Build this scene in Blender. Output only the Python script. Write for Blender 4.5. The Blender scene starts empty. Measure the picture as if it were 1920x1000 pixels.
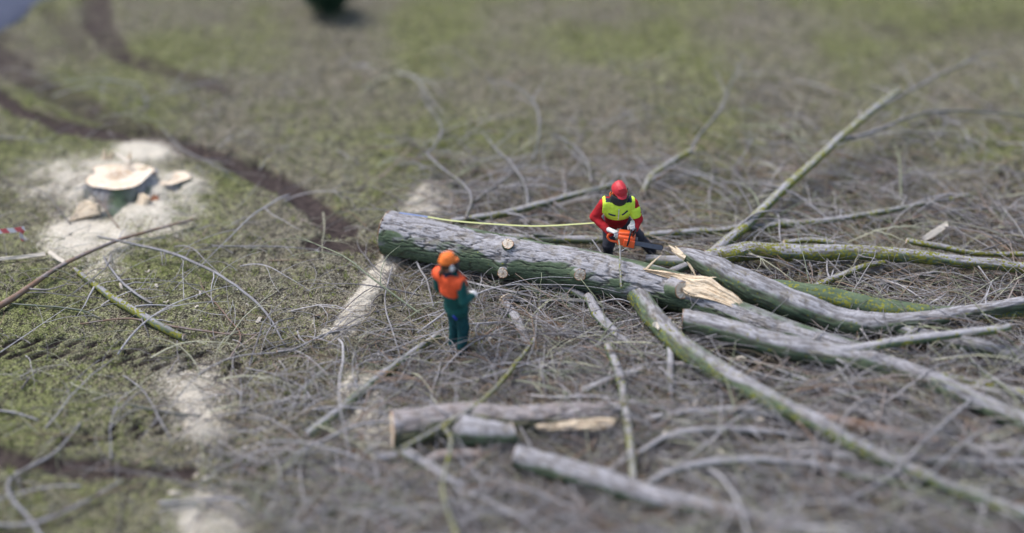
import bpy, bmesh, math, random
import numpy as np
from mathutils import Vector, Matrix

random.seed(7)
rng = np.random.default_rng(7)
sc = bpy.context.scene

# ------------------------------------------------------------------ camera
CAM_H = 11.6
PITCH = math.radians(36.0)
FPX = 2318.0                       # focal length in photograph pixels (1920 wide)
cam_d = bpy.data.cameras.new('camera')
cam_d.sensor_fit = 'HORIZONTAL'
cam_d.sensor_width = 36.0
cam_d.lens = FPX / 1920 * 36.0
cam_d.clip_end = 3000
cam_d.dof.use_dof = True
cam_d.dof.focus_distance = 18.7
cam_d.dof.aperture_fstop = 0.078
cam = bpy.data.objects.new('camera', cam_d)
cam.location = (0, 0, CAM_H)
cam.rotation_euler = (math.radians(90) - PITCH, 0, 0)
sc.collection.objects.link(cam)
sc.camera = cam

# ------------------------------------------------------------------ sky, sun, exposure
SUN_EL, SUN_AZ = math.radians(60), math.radians(-62)    # azimuth from +Y towards +X
world = bpy.data.worlds.new('World'); sc.world = world; world.use_nodes = True
nt = world.node_tree; nt.nodes.clear()
wo = nt.nodes.new('ShaderNodeOutputWorld'); bg = nt.nodes.new('ShaderNodeBackground')
sky = nt.nodes.new('ShaderNodeTexSky'); sky.sky_type = 'NISHITA'; sky.sun_disc = False
sky.sun_elevation = SUN_EL; sky.sun_rotation = SUN_AZ
sky.air_density = 1.0; sky.dust_density = 2.5; sky.ozone_density = 1.0
hs = nt.nodes.new('ShaderNodeHueSaturation'); hs.inputs['Saturation'].default_value = 0.92
nt.links.new(sky.outputs[0], hs.inputs['Color']); nt.links.new(hs.outputs[0], bg.inputs[0])
bg.inputs[1].default_value = 0.105
nt.links.new(bg.outputs[0], wo.inputs[0])
sun_d = bpy.data.lights.new('sun', 'SUN'); sun_d.energy = 1.5; sun_d.angle = math.radians(26)
sun_d.color = (1.0, 0.985, 0.965)
sun = bpy.data.objects.new('sun', sun_d); sc.collection.objects.link(sun)
sdir = Vector((math.sin(SUN_AZ) * math.cos(SUN_EL), math.cos(SUN_AZ) * math.cos(SUN_EL), math.sin(SUN_EL)))
sun.rotation_euler = sdir.to_track_quat('Z', 'Y').to_euler()
sc.view_settings.view_transform = 'Standard'; sc.view_settings.look = 'None'
sc.view_settings.exposure = 1.27; sc.view_settings.gamma = 1.0; sc.view_settings.use_curve_mapping = False
sc.cycles.use_denoising = True
sc.cycles.max_bounces = 6

# ------------------------------------------------------------------ helpers: geometry of the place
SP, CP = math.sin(PITCH), math.cos(PITCH)

def P(x, y, z=0.0):
    """the point at height z that the photograph shows at pixel x, y"""
    dx = (x - 960) / FPX; dy = (500 - y) / FPX
    d = np.array([dx, CP + dy * SP, -SP + dy * CP])
    t = (z - CAM_H) / d[2]
    return np.array([0, 0, CAM_H]) + t * d

def to_px(X, Y, Z):
    Zr = Z - CAM_H
    dep = Y * CP - Zr * SP
    up = Y * SP + Zr * CP
    dep = np.where(dep < 0.5, 0.5, dep)
    return 960 + FPX * X / dep, 500 - FPX * up / dep

# lattice noise, vectorised
_perm = rng.permutation(4096)
_vals = rng.random(4096)
def vnoise(p, seed=0):
    p = np.asarray(p, float)
    i = np.floor(p).astype(np.int64); f = p - i
    f = f * f * (3 - 2 * f)
    out = 0
    for dx in (0, 1):
        wx = f[..., 0] if dx else 1 - f[..., 0]
        a = _perm[(i[..., 0] + dx + seed * 131) & 4095]
        for dy in (0, 1):
            wy = f[..., 1] if dy else 1 - f[..., 1]
            b = _perm[(a + i[..., 1] + dy) & 4095]
            for dz in (0, 1):
                wz = f[..., 2] if dz else 1 - f[..., 2]
                c = _perm[(b + i[..., 2] + dz) & 4095]
                out = out + wx * wy * wz * _vals[c]
    return out
def fbm(p, octv=4, seed=0, gain=0.5):
    p = np.asarray(p, float); s = 0; a = 1; t = 0
    for k in range(octv):
        s = s + a * vnoise(p * (2.03 ** k) + k * 17.3, seed + k); t += a; a *= gain
    return s / t
def sstep(a, b, x):
    t = np.clip((x - a) / (b - a), 0, 1); return t * t * (3 - 2 * t)

# mesh building
def mk_mesh(name, V, quads=None, tris=None, smooth=True, mats=(), mat_idx=None, attrs=None):
    me = bpy.data.meshes.new(name)
    V = np.asarray(V, np.float32).reshape(-1, 3)
    me.vertices.add(len(V)); me.vertices.foreach_set('co', V.ravel())
    parts = []; tot = []
    if quads is not None and len(quads):
        q = np.asarray(quads, np.int32).reshape(-1, 4); parts.append(q.ravel()); tot.append(np.full(len(q), 4, np.int32))
    if tris is not None and len(tris):
        t = np.asarray(tris, np.int32).reshape(-1, 3); parts.append(t.ravel()); tot.append(np.full(len(t), 3, np.int32))
    loops = np.concatenate(parts); tot = np.concatenate(tot)
    start = np.concatenate([[0], np.cumsum(tot)[:-1]]).astype(np.int32)
    me.loops.add(len(loops)); me.loops.foreach_set('vertex_index', loops)
    me.polygons.add(len(tot)); me.polygons.foreach_set('loop_start', start); me.polygons.foreach_set('loop_total', tot)
    for m in mats: me.materials.append(m)
    if mat_idx is not None: me.polygons.foreach_set('material_index', np.asarray(mat_idx, np.int32))
    me.polygons.foreach_set('use_smooth', np.full(len(tot), bool(smooth)))
    if attrs:
        for k, v in attrs.items():
            v = np.asarray(v, np.float32)
            if v.ndim == 2 and v.shape[1] == 3:
                a = me.attributes.new(k, 'FLOAT_VECTOR', 'POINT'); a.data.foreach_set('vector', v.ravel())
            else:
                a = me.attributes.new(k, 'FLOAT', 'POINT'); a.data.foreach_set('value', v.ravel())
    me.update(calc_edges=True); me.validate()
    return me

def link(name, me, parent=None):
    o = bpy.data.objects.new(name, me); sc.collection.objects.link(o)
    if parent is not None: o.parent = parent
    return o
def empty(name, loc=(0, 0, 0), rz=0.0):
    o = bpy.data.objects.new(name, None); o.empty_display_size = 0.2
    o.location = loc; o.rotation_euler = (0, 0, rz); sc.collection.objects.link(o); return o
def tag(o, label=None, cat=None, group=None, kind=None):
    if label: o['label'] = label
    if cat: o['category'] = cat
    if group: o['group'] = group
    if kind: o['kind'] = kind
    return o

# ------------------------------------------------------------------ materials
MATS = {}
class NT:
    def __init__(self, name, rough=0.8, spec=0.25):
        m = bpy.data.materials.new(name); m.use_nodes = True
        self.m = m; self.t = m.node_tree; self.t.nodes.clear()
        self.out = self.t.nodes.new('ShaderNodeOutputMaterial')
        self.b = self.t.nodes.new('ShaderNodeBsdfPrincipled')
        self.b.inputs['Roughness'].default_value = rough
        self.b.inputs['Specular IOR Level'].default_value = spec
        self.t.links.new(self.b.outputs[0], self.out.inputs[0])
        MATS[name] = m
    def n(self, kind, **kw):
        nd = self.t.nodes.new(kind)
        for k, v in kw.items(): setattr(nd, k, v)
        return nd
    def l(self, a, b): self.t.links.new(a, b)
    def attr(self, name):
        a = self.n('ShaderNodeAttribute', attribute_name=name); return a.outputs['Fac']
    def coord(self, which='Object'):
        return self.n('ShaderNodeTexCoord').outputs[which]
    def noise(self, scale, detail=4, rough=0.55, vec=None, dist=0.0):
        nd = self.n('ShaderNodeTexNoise'); nd.inputs['Scale'].default_value = scale
        nd.inputs['Detail'].default_value = detail; nd.inputs['Roughness'].default_value = rough
        nd.inputs['Distortion'].default_value = dist
        self.l(vec if vec is not None else self.coord(), nd.inputs['Vector']); return nd.outputs['Fac']
    def ramp(self, fac, stops):
        r = self.n('ShaderNodeValToRGB'); e = r.color_ramp.elements
        while len(e) > 1: e.remove(e[-1])
        e[0].position = stops[0][0]; e[0].color = (*stops[0][1], 1)
        for p, c in stops[1:]:
            x = e.new(p); x.color = (*c, 1)
        self.l(fac, r.inputs[0]); return r.outputs[0]
    def val(self, fac, a, b, c=0.0, d=1.0):
        r = self.n('ShaderNodeMapRange'); r.interpolation_type = 'SMOOTHSTEP'
        for i, v in enumerate((a, b, c, d)): r.inputs[i + 1].default_value = v
        self.l(fac, r.inputs[0]); return r.outputs[0]
    def math(self, op, a, b):
        m = self.n('ShaderNodeMath', operation=op)
        for i, v in enumerate((a, b)):
            if isinstance(v, (int, float)): m.inputs[i].default_value = v
            else: self.l(v, m.inputs[i])
        return m.outputs[0]
    def mix(self, fac, a, b):
        m = self.n('ShaderNodeMix', data_type='RGBA')
        if isinstance(fac, (int, float)): m.inputs[0].default_value = fac
        else: self.l(fac, m.inputs[0])
        for i, v in ((6, a), (7, b)):
            if isinstance(v, tuple): m.inputs[i].default_value = (*v, 1)
            else: self.l(v, m.inputs[i])
        return m.outputs[2]
    def color(self, c):
        if isinstance(c, tuple): self.b.inputs['Base Color'].default_value = (*c, 1)
        else: self.l(c, self.b.inputs['Base Color'])
    def bump(self, h, strength=0.4, dist=0.01):
        b = self.n('ShaderNodeBump'); b.inputs['Strength'].default_value = strength; b.inputs['Distance'].default_value = dist
        self.l(h, b.inputs['Height']); self.l(b.outputs[0], self.b.inputs['Normal'])

def mat_ground():
    s = NT('field_soil', 0.95, 0.1)
    fine = s.noise(38, 5, 0.7); mid = s.noise(9, 4, 0.65); big = s.noise(2.2, 3, 0.6)
    base = s.ramp(fine, [(0.32, (0.026, 0.022, 0.019)), (0.44, (0.088, 0.077, 0.060)), (0.55, (0.20, 0.182, 0.138)), (0.68, (0.40, 0.375, 0.30))])
    green = s.ramp(fine, [(0.34, (0.022, 0.025, 0.012)), (0.5, (0.125, 0.135, 0.052)), (0.67, (0.29, 0.31, 0.125))])
    g = s.math('ADD', s.math('MULTIPLY', s.attr('green'), 0.75), s.math('MULTIPLY', s.math('ADD', mid, -0.5), 1.5))
    gm = s.val(g, 0.24, 0.86, 0.0, 0.9)
    c = s.mix(gm, base, green)
    dk = s.val(s.math('ADD', s.math('MULTIPLY', mid, 0.6), s.math('MULTIPLY', fine, 0.4)), 0.40, 0.57, 0.24, 1.18)
    hsv = s.n('ShaderNodeHueSaturation'); s.l(c, hsv.inputs['Color']); s.l(dk, hsv.inputs['Value']); c = hsv.outputs[0]
    mud_shade_c = s.ramp(mid, [(0.3, (0.022, 0.017, 0.016)), (0.7, (0.082, 0.063, 0.059))])
    mm = s.val(s.math('ADD', s.attr('mud'), s.math('MULTIPLY', s.math('ADD', fine, -0.5), 1.1)), 0.22, 0.95)  # bare mud of the ruts plus shade painted under the brush
    c = s.mix(mm, c, mud_shade_c)
    sawc = s.ramp(fine, [(0.3, (0.46, 0.405, 0.32)), (0.7, (0.70, 0.655, 0.565))])
    sm = s.val(s.math('ADD', s.attr('saw'), s.math('MULTIPLY', s.math('ADD', s.noise(22, 6, 0.8), -0.5), 2.6)), 0.24, 1.05)
    c = s.mix(sm, c, sawc)
    s.color(c); s.bump(fine, 0.9, 0.03)
    return s.m
def mat_bark():
    s = NT('bark', 0.9, 0.15)
    bc = s.n('ShaderNodeAttribute', attribute_name='bc').outputs['Vector']
    streak = s.noise(34, 4, 0.6, bc); mid = s.noise(6, 4, 0.6)
    fine = s.math('ADD', s.math('MULTIPLY', streak, 0.62), s.math('MULTIPLY', s.noise(26, 5, 0.65), 0.38))
    grey = s.ramp(fine, [(0.32, (0.13, 0.125, 0.13)), (0.47, (0.25, 0.243, 0.255)), (0.66, (0.40, 0.392, 0.415))])
    warm = s.ramp(fine, [(0.3, (0.09, 0.075, 0.05)), (0.7, (0.27, 0.235, 0.18))])
    c = s.mix(s.val(mid, 0.5, 0.7, 0, 0.6), grey, warm)
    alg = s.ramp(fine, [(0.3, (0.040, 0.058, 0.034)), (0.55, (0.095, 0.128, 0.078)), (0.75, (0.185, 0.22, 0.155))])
    am = s.val(s.math('ADD', s.attr('algae'), s.math('MULTIPLY', s.math('ADD', fine, -0.5), 0.9)), 0.32, 0.68)  # green film; on limbs its pale upper side is partly painted skylight
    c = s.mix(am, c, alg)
    lic = s.ramp(fine, [(0.35, (0.10, 0.105, 0.016)), (0.7, (0.27, 0.27, 0.045))])
    lm = s.val(s.math('ADD', s.attr('lichen'), s.math('MULTIPLY', s.math('ADD', s.noise(24, 2, 0.5), -0.5), 2.4)), 0.58, 0.68)
    c = s.mix(lm, c, lic)
    c = s.mix(s.math('MULTIPLY', s.attr('warm'), s.val(s.noise(5, 3, 0.6), 0.3, 0.6, 0.35, 0.95)), c, (0.21, 0.125, 0.078))
    c = s.mix(s.math('MULTIPLY', s.attr('crack'), 0.66), c, (0.060, 0.050, 0.042))
    s.color(c); s.bump(fine, 0.6, 0.012)
    return s.m
def mat_twig():
    s = NT('twig_bark', 0.85, 0.2)
    t = s.attr('tint'); fine = s.noise(45, 3, 0.6)
    c = s.ramp(t, [(0.0, (0.11, 0.10, 0.10)), (0.2, (0.22, 0.208, 0.212)), (0.35, (0.38, 0.365, 0.375)), (0.55, (0.28, 0.262, 0.255)), (0.68, (0.25, 0.165, 0.115)), (0.80, (0.22, 0.24, 0.17)), (0.92, (0.25, 0.255, 0.11)), (1.0, (0.55, 0.53, 0.52))])
    h = s.n('ShaderNodeHueSaturation'); s.l(c, h.inputs['Color']); s.l(s.val(fine, 0.3, 0.7, 0.65, 1.2), h.inputs['Value'])
    s.color(h.outputs[0]); return s.m
def mat_wood():
    s = NT('fresh_wood', 0.7, 0.25)
    mp = s.n('ShaderNodeMapping'); mp.inputs['Scale'].default_value = (3, 14, 14); s.l(s.coord(), mp.inputs[0])
    f = s.noise(5, 4, 0.6, mp.outputs[0])
    s.color(s.ramp(f, [(0.28, (0.36, 0.24, 0.14)), (0.45, (0.58, 0.46, 0.32)), (0.7, (0.70, 0.60, 0.46))]))
    s.bump(f, 0.5, 0.01); return s.m
def mat_cut():
    s = NT('sawn_wood', 0.75, 0.2)
    r = s.attr('ring'); f = s.noise(20, 4, 0.6)
    w = s.n('ShaderNodeMath', operation='SINE'); s.l(s.math('MULTIPLY', s.math('ADD', r, s.math('MULTIPLY', f, 0.06)), 46), w.inputs[0])
    c = s.ramp(r, [(0.0, (0.27, 0.17, 0.10)), (0.28, (0.39, 0.29, 0.20)), (0.42, (0.57, 0.46, 0.34)), (0.86, (0.60, 0.50, 0.38)), (0.93, (0.42, 0.20, 0.09)), (1.0, (0.22, 0.12, 0.07))])
    h = s.n('ShaderNodeHueSaturation'); s.l(c, h.inputs['Color']); s.l(s.val(w.outputs[0], -1, 1, 0.88, 1.06), h.inputs['Value'])
    c2 = s.mix(s.val(s.noise(7, 4, 0.6), 0.52, 0.72, 0, 0.75), h.outputs[0], (0.38, 0.24, 0.14))
    c2 = s.mix(s.val(s.noise(8, 5, 0.75), 0.47, 0.62, 0, 0.85), c2, (0.60, 0.56, 0.49))
    s.color(c2); s.bump(f, 0.3, 0.006); return s.m
def mat_cloth(name, col, var=0.35, rough=0.85, dirt=(0.06, 0.05, 0.04), dirtamt=0.25):
    s = NT(name, rough, 0.2)
    f = s.noise(9, 4, 0.6)
    lo = tuple(max(0, c * (1 - var)) for c in col); hi = tuple(min(1, c * (1 + var * 0.5)) for c in col)
    c = s.ramp(f, [(0.3, lo), (0.65, hi)])
    c = s.mix(s.val(s.noise(4, 4, 0.7), 0.55, 0.8, 0, dirtamt), c, dirt)
    s.color(c); s.bump(s.noise(60, 3), 0.25, 0.004); return s.m
def mat_plain(name, col, rough=0.5, spec=0.4, metal=0.0, scuff=0.2):
    s = NT(name, rough, spec); s.b.inputs['Metallic'].default_value = metal
    f = s.noise(14, 4, 0.65)
    s.color(s.ramp(f, [(0.3, tuple(c * (1 - scuff) for c in col)), (0.7, tuple(min(1, c * (1 + scuff * 0.4)) for c in col))]))
    return s.m
def mat_blade():
    s = NT('grass_blades', 0.85, 0.15)
    t = s.attr('tint')
    s.color(s.ramp(t, [(0.0, (0.030, 0.024, 0.018)), (0.22, (0.13, 0.108, 0.078)), (0.42, (0.38, 0.345, 0.24)), (0.55, (0.23, 0.225, 0.10)), (0.72, (0.125, 0.148, 0.045)), (0.9, (0.22, 0.255, 0.075)), (1.0, (0.30, 0.345, 0.10))]))
    return s.m
def mat_flake():
    s = NT('sawdust_flakes', 0.85, 0.15)
    s.color(s.ramp(s.attr('tint'), [(0, (0.45, 0.37, 0.27)), (0.5, (0.62, 0.57, 0.48)), (1.0, (0.72, 0.69, 0.63))])); return s.m
mat_ground(); mat_bark(); mat_twig(); mat_wood(); mat_cut(); mat_blade(); mat_flake()

# ------------------------------------------------------------------ layout fields of the ground
def seg_dist(px, py, poly):
    d = np.full(px.shape, 1e9); tt = np.zeros(px.shape); n = len(poly) - 1
    for k in range(n):
        ax, ay = poly[k][:2]; bx, by = poly[k + 1][:2]
        vx, vy = bx - ax, by - ay; L = vx * vx + vy * vy
        t = np.clip(((px - ax) * vx + (py - ay) * vy) / L, 0, 1)
        q = np.hypot(px - ax - t * vx, py - ay - t * vy)
        m = q < d; d = np.where(m, q, d); tt = np.where(m, (k + t) / n, tt)
    return d, tt
def G(*pts): return [tuple(P(x, y)[:2]) for x, y in pts]

RUTS = [  # ground polyline, half width in metres at both ends, strength, depth
    (G((-60, 140), (40, 208), (130, 243), (300, 266), (420, 297), (520, 342), (585, 388), (640, 432)), 0.20, 0.30, 1.0, 0.09),
    (G((585, 462), (660, 468), (760, 480)), 0.14, 0.12, 0.9, 0.05),
    (G((-60, 842), (60, 872), (200, 884), (350, 889)), 0.17, 0.13, 1.0, 0.07),
    (G((185, -40), (185, 50), (225, 100), (330, 140), (430, 172)), 0.45, 0.20, 0.74, 0.05),
    (G((90, 20), (130, 60), (165, 110)), 0.30, 0.25, 0.55, 0.04),
    (G((-40, 90), (60, 150), (180, 212), (290, 252)), 0.6, 0.25, 0.72, 0.04),
    (G((-20, 60), (60, 100), (170, 95)), 0.35, 0.25, 0.5, 0.02),
    (G((1700, 60), (1960, 40)), 0.8, 1.1, 0.46, 0.0),
]
SAW = [  # pixel centre, radii, strength
    (190, 335, 185, 66, 0.7), (250, 385, 150, 45, 0.95), (170, 440, 125, 55, 0.95), (190, 500, 60, 40, 0.6), (300, 420, 90, 40, 0.6), (90, 360, 80, 40, 0.5), (275, 285, 75, 30, 1.2), (230, 365, 130, 40, 1.1), (330, 350, 70, 35, 0.9), (150, 340, 70, 40, 0.7),
    (815, 372, 62, 34, 1.0), (800, 395, 55, 30, 1.0),
    (372, 735, 95, 65, 0.85), (375, 785, 70, 55, 1.1), (395, 985, 95, 75, 1.15),
    (700, 735, 80, 55, 1.1), (705, 800, 72, 55, 1.05), (905, 690, 55, 45, 0.9), (1040, 722, 80, 36, 0.95), (960, 655, 45, 25, 0.6),
    (745, 870, 100, 75, 0.75), (690, 930, 90, 60, 0.4), (920, 605, 60, 35, 0.5), (625, 625, 40, 18, 0.6), (500, 770, 80, 70, 0.3), (600, 860, 90, 60, 0.35), (1230, 640, 60, 30, 0.35), (770, 560, 80, 50, 0.3), (560, 590, 70, 40, 0.25),
]
SAW_STRIPS = [(G((742, 486), (715, 515), (690, 550), (650, 615)), 0.20, 0.85)]
TREADS = [(G((-60, 648), (120, 652), (270, 668), (420, 690)), 0.28), (G((1560, 400), (1660, 325), (1720, 262), (1770, 215)), 0.24), (G((1850, 390), (1900, 330), (1960, 270)), 0.26), (G((130, 830), (220, 812), (330, 795)), 0.16)]

def fields(X, Y):
    z0 = np.zeros_like(X)
    px, py = to_px(X, Y, z0)
    mud = np.zeros_like(X); h = np.zeros_like(X)  # mud: bare mud of the ruts plus shade painted under the brush
    wob = (fbm(np.stack([X * 1.3, Y * 1.3, z0], -1), 3, 5) - 0.5) * 0.25
    for poly, w0, w1, st, dep in RUTS:
        d, t = seg_dist(X, Y, poly); w = w0 + (w1 - w0) * t; d = d + wob
        endf = 1.0
        mud = np.maximum(mud, st * (1 - sstep(0.45, 1.35, d / w)) * (0.72 + 0.5 * fbm(np.stack([X * 4.2, Y * 4.2, z0 + 5], -1), 2, 19)))
        h -= dep * (1 - sstep(0.4, 1.1, d / w)); h += dep * 0.5 * np.exp(-((d / w - 1.35) / 0.3) ** 2)
    for poly, w in TREADS:
        d, t = seg_dist(X, Y, poly)
        # signed side and length along
        p = np.array(poly); dirv = p[-1] - p[0]; dirv = dirv / np.hypot(*dirv)
        s = (X - p[0][0]) * dirv[0] + (Y - p[0][1]) * dirv[1]
        c = -(X - p[0][0]) * dirv[1] + (Y - p[0][1]) * dirv[0]
        # centre line offset from the polyline
        inside = 1 - sstep(0.85, 1.05, d / w)
        sgn = np.sign(c - np.interp(s, [np.dot(q - p[0], dirv) for q in p], [np.dot(q - p[0], np.array([-dirv[1], dirv[0]])) for q in p]))
        ph = (s + np.where(sgn > 0, -0.9, 0.9) * d + np.where(sgn > 0, 0.0, 0.12)) / 0.31
        lug = np.abs((ph % 1.0) - 0.5) < 0.17
        lugm = inside * lug * (d > 0.02)
        keep = sstep(0.26, 0.40, fbm(np.stack([X * 1.2, Y * 1.2, z0 + 3], -1), 2, 9))
        h -= 0.10 * lugm * keep + 0.012 * inside
        mud = np.maximum(mud, inside * (0.34 + 0.95 * lugm) * (0.55 + 0.45 * keep) * (1 - 0.5 * sstep(0.8, 1, t)))
    brush_shade = sstep(0, 260, px - (1060 - 0.85 * (py - 430))) * sstep(450, 560, py)
    mud = np.maximum(mud, 0.95 * brush_shade * sstep(0.35, 0.60, fbm(np.stack([X * 1.9, Y * 1.9, z0 + 9], -1), 3, 61)) + 0.12 * brush_shade)  # shade in the gaps under the brush, painted dark through the mud mask
    saw = np.zeros_like(X)
    for cx, cy, rx, ry, st in SAW:
        r = np.hypot((px - cx) / rx, (py - cy) / ry)
        saw = np.maximum(saw, st * (1 - sstep(0.05, 1.5, r)))
    for poly, w, st in SAW_STRIPS:
        d, t = seg_dist(X, Y, poly); saw = np.maximum(saw, st * (1 - sstep(0.5, 1.6, d / w)))
    saw = saw * (0.45 + 1.3 * fbm(np.stack([X * 3.4, Y * 3.4, z0 + 2], -1), 4, 41))
    h += 0.05 * sstep(0.5, 1.0, saw)
    h += 0.13 * sstep(0.3, 0.8, saw) * np.exp(-(((px - 240) / 110) ** 2 + ((py - 352) / 38) ** 2)) * (0.4 + 1.2 * fbm(np.stack([X * 5, Y * 5, z0], -1), 2, 44))
    g = fbm(np.stack([X * 0.55, Y * 0.55, z0], -1), 4, 11)
    g = (g - 0.5) * 2.0 + 0.42 + 0.25 * sstep(300, 60, py) + 0.2 * sstep(700, 200, px) - 0.35 * sstep(1000, 1500, px) * sstep(380, 520, py)
    return px, py, mud, np.clip(saw, 0, 1), np.clip(g, 0, 1), h

def relief(X, Y):
    z0 = np.zeros_like(X)
    a = (fbm(np.stack([X * 0.35, Y * 0.35, z0 + 7], -1), 2, 21) - 0.5) * 0.16
    b = (fbm(np.stack([X * 4, Y * 4, z0], -1), 3, 23) - 0.5) * 0.09
    return a + b

def spaced(lo, hi, step, far_lo, far_hi):
    mid = np.arange(lo, hi + 1e-6, step)
    def grow(n, s): return np.cumsum(s * 1.35 ** np.arange(1, n))
    up = mid[-1] + grow(40, step); up = up[up < far_hi]; up = np.append(up, far_hi)
    dn = mid[0] - grow(40, step); dn = dn[dn > far_lo][::-1]; dn = np.insert(dn, 0, far_lo)
    return np.concatenate([dn, mid, up])
gx = spaced(-12.5, 12.5, 0.046, -900, 900); gy = spaced(8.5, 30, 0.044, -300, 1800)
GX, GY = np.meshgrid(gx, gy, indexing='ij')
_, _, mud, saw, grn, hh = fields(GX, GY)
fade = (np.abs(GX) < 40) & (GY < 60) & (GY > -10)
GZ = np.where(fade, relief(GX, GY) + hh, 0)
ni, nj = GX.shape
idx = np.arange(ni * nj).reshape(ni, nj)
quads = np.stack([idx[:-1, :-1], idx[1:, :-1], idx[1:, 1:], idx[:-1, 1:]], -1).reshape(-1, 4)
me = mk_mesh('ground', np.stack([GX, GY, GZ], -1), quads, mats=[MATS['field_soil']], attrs={'mud': mud, 'saw': saw, 'green': grn})  # 'mud' also holds the shade painted under the brush
ground = tag(link('ground', me), 'mossy field with bare mud ruts and patches of sawdust', None, kind='structure')

def gz(x, y):
    X = np.atleast_1d(np.asarray(x, float)); Y = np.atleast_1d(np.asarray(y, float))
    return relief(X, Y) + fields(X, Y)[5]

# road at the far left corner
def mat_road():
    s = NT('wet_asphalt', 0.8, 0.1); f = s.noise(6, 5, 0.6)
    s.color(s.ramp(f, [(0.3, (0.055, 0.062, 0.092)), (0.7, (0.085, 0.095, 0.135))])); return s.m
mat_road()
ra, rb = P(-60, 100)[:2], P(130, -22)[:2]
dv = (rb - ra) / np.hypot(*(rb - ra)); nv = np.array([-dv[1], dv[0]])
V = []
L = [-30, -8] + list(np.linspace(-5, 6, 24)) + [12, 60]
for t in L:
    w = 0.05 * math.sin(t * 3.1) + 0.04 * math.sin(t * 7.7)
    q = ra + dv * t
    for o in (w, 0.12 + w, 6.0): V.append([*(q + nv * o), 0.0 if o == w else 0.10])
Q = [[k * 3 + j, k * 3 + j + 1, k * 3 + j + 4, k * 3 + j + 3] for k in range(len(L) - 1) for j in range(2)]
me = mk_mesh('road', V, Q, mats=[MATS['wet_asphalt']]); tag(link('road', me), 'blue-grey road surface at the far corner of the field', None, kind='structure')

# ------------------------------------------------------------------ grass blades, sawdust flakes
def flakes(name, C, length, width, tilt, tint, mat):
    n = len(C)
    a = rng.random(n) * 2 * math.pi; el = tilt
    d = np.stack([np.cos(a) * np.cos(el), np.sin(a) * np.cos(el), np.sin(el)], -1)
    s = np.stack([-np.sin(a), np.cos(a), (rng.random(n) - 0.5) * 0.8], -1)
    p0 = C - s * (width / 2)[:, None]; p1 = C + s * (width / 2)[:, None]; p2 = C + d * length[:, None]
    V = np.stack([p0, p1, p2], 1).reshape(-1, 3)
    T = np.arange(3 * n).reshape(-1, 3)
    me = mk_mesh(name, V, None, T, smooth=False, mats=[mat], attrs={'tint': np.repeat(tint, 3)})
    return link(name, me)
N = 480000
u = rng.random((N, 2))
X = -12 + 24 * u[:, 0]; Y = 9.0 + 20 * u[:, 1] ** 1.25
px, py, mud_shade, saw_, grn_, h_ = fields(X, Y)
clump = fbm(np.stack([X * 5, Y * 5, 0 * X], -1), 3, 31)
keep = (px > -40) & (px < 1960) & (py > -60) & (py < 1040) & (mud_shade + 0.6 * rng.random(N) < 0.75) & (saw_ + 0.5 * rng.random(N) < 0.8) & (clump + 0.35 * (rng.random(N) - 0.5) > 0.42)
X, Y, grn_, clump, px, py = X[keep], Y[keep], grn_[keep], clump[keep], px[keep], py[keep]
n = len(X)
Z = gz(X, Y)
isg = rng.random(n) < (0.12 + 0.48 * grn_ * sstep(0.4, 0.6, clump))
tint = np.where(isg, 0.58 + 0.42 * rng.random(n), 0.50 * rng.random(n))
L_b = 0.025 + 0.045 * rng.random(n); W_b = 0.006 + 0.010 * rng.random(n); E_b = rng.random(n) * 0.9
pick = rng.permutation(n)[:3400]                       # taller tufts
rep = np.repeat(pick, 14); m_ = len(rep)
Xt = X[rep] + rng.normal(size=m_) * 0.035; Yt = Y[rep] + rng.normal(size=m_) * 0.035
tt = np.clip(np.repeat(np.where(rng.random(len(pick)) < 0.35 + 0.5 * grn_[pick], 0.78, 0.40), 14) + (rng.random(m_) - 0.5) * 0.3, 0, 1)
pk2 = rng.permutation(n)[:9000]                        # dead leaves, bark crumbs
allC = np.concatenate([np.stack([X, Y, Z], -1), np.stack([Xt, Yt, Z[rep] - 0.004], -1), np.stack([X[pk2] + .01, Y[pk2], Z[pk2] + 0.012], -1)])
o = flakes('grass', allC, np.concatenate([L_b, 0.06 + 0.06 * rng.random(m_), 0.03 + 0.03 * rng.random(9000)]), np.concatenate([W_b, 0.007 + 0.006 * rng.random(m_), 0.025 + 0.03 * rng.random(9000)]),
           np.concatenate([E_b, 0.4 + 0.8 * rng.random(m_), rng.random(9000) * 0.4]), np.concatenate([tint, tt, 0.30 * rng.random(9000) ** 2 + 0.02]), MATS['grass_blades'])
tag(o, 'short moss, grass blades and dead straw covering the field', 'grass', kind='stuff')

N = 420000
X = -12 + 24 * rng.random(N); Y = 9.0 + 16 * rng.random(N)
px, py, mud_shade, saw_, grn_, h_ = fields(X, Y)
keep = rng.random(N) < np.maximum(sstep(0.1, 0.9, saw_) * 0.85, 0.010)
X, Y = X[keep], Y[keep]; n = len(X)
o = flakes('sawdust', np.stack([X, Y, gz(X, Y) + 0.004], -1), 0.012 + 0.03 * rng.random(n) ** 2, 0.006 + 0.012 * rng.random(n), rng.random(n) * 0.5, rng.random(n), MATS['sawdust_flakes'])
tag(o, 'pale sawdust and shavings strewn over the moss', 'sawdust', kind='stuff')

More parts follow.
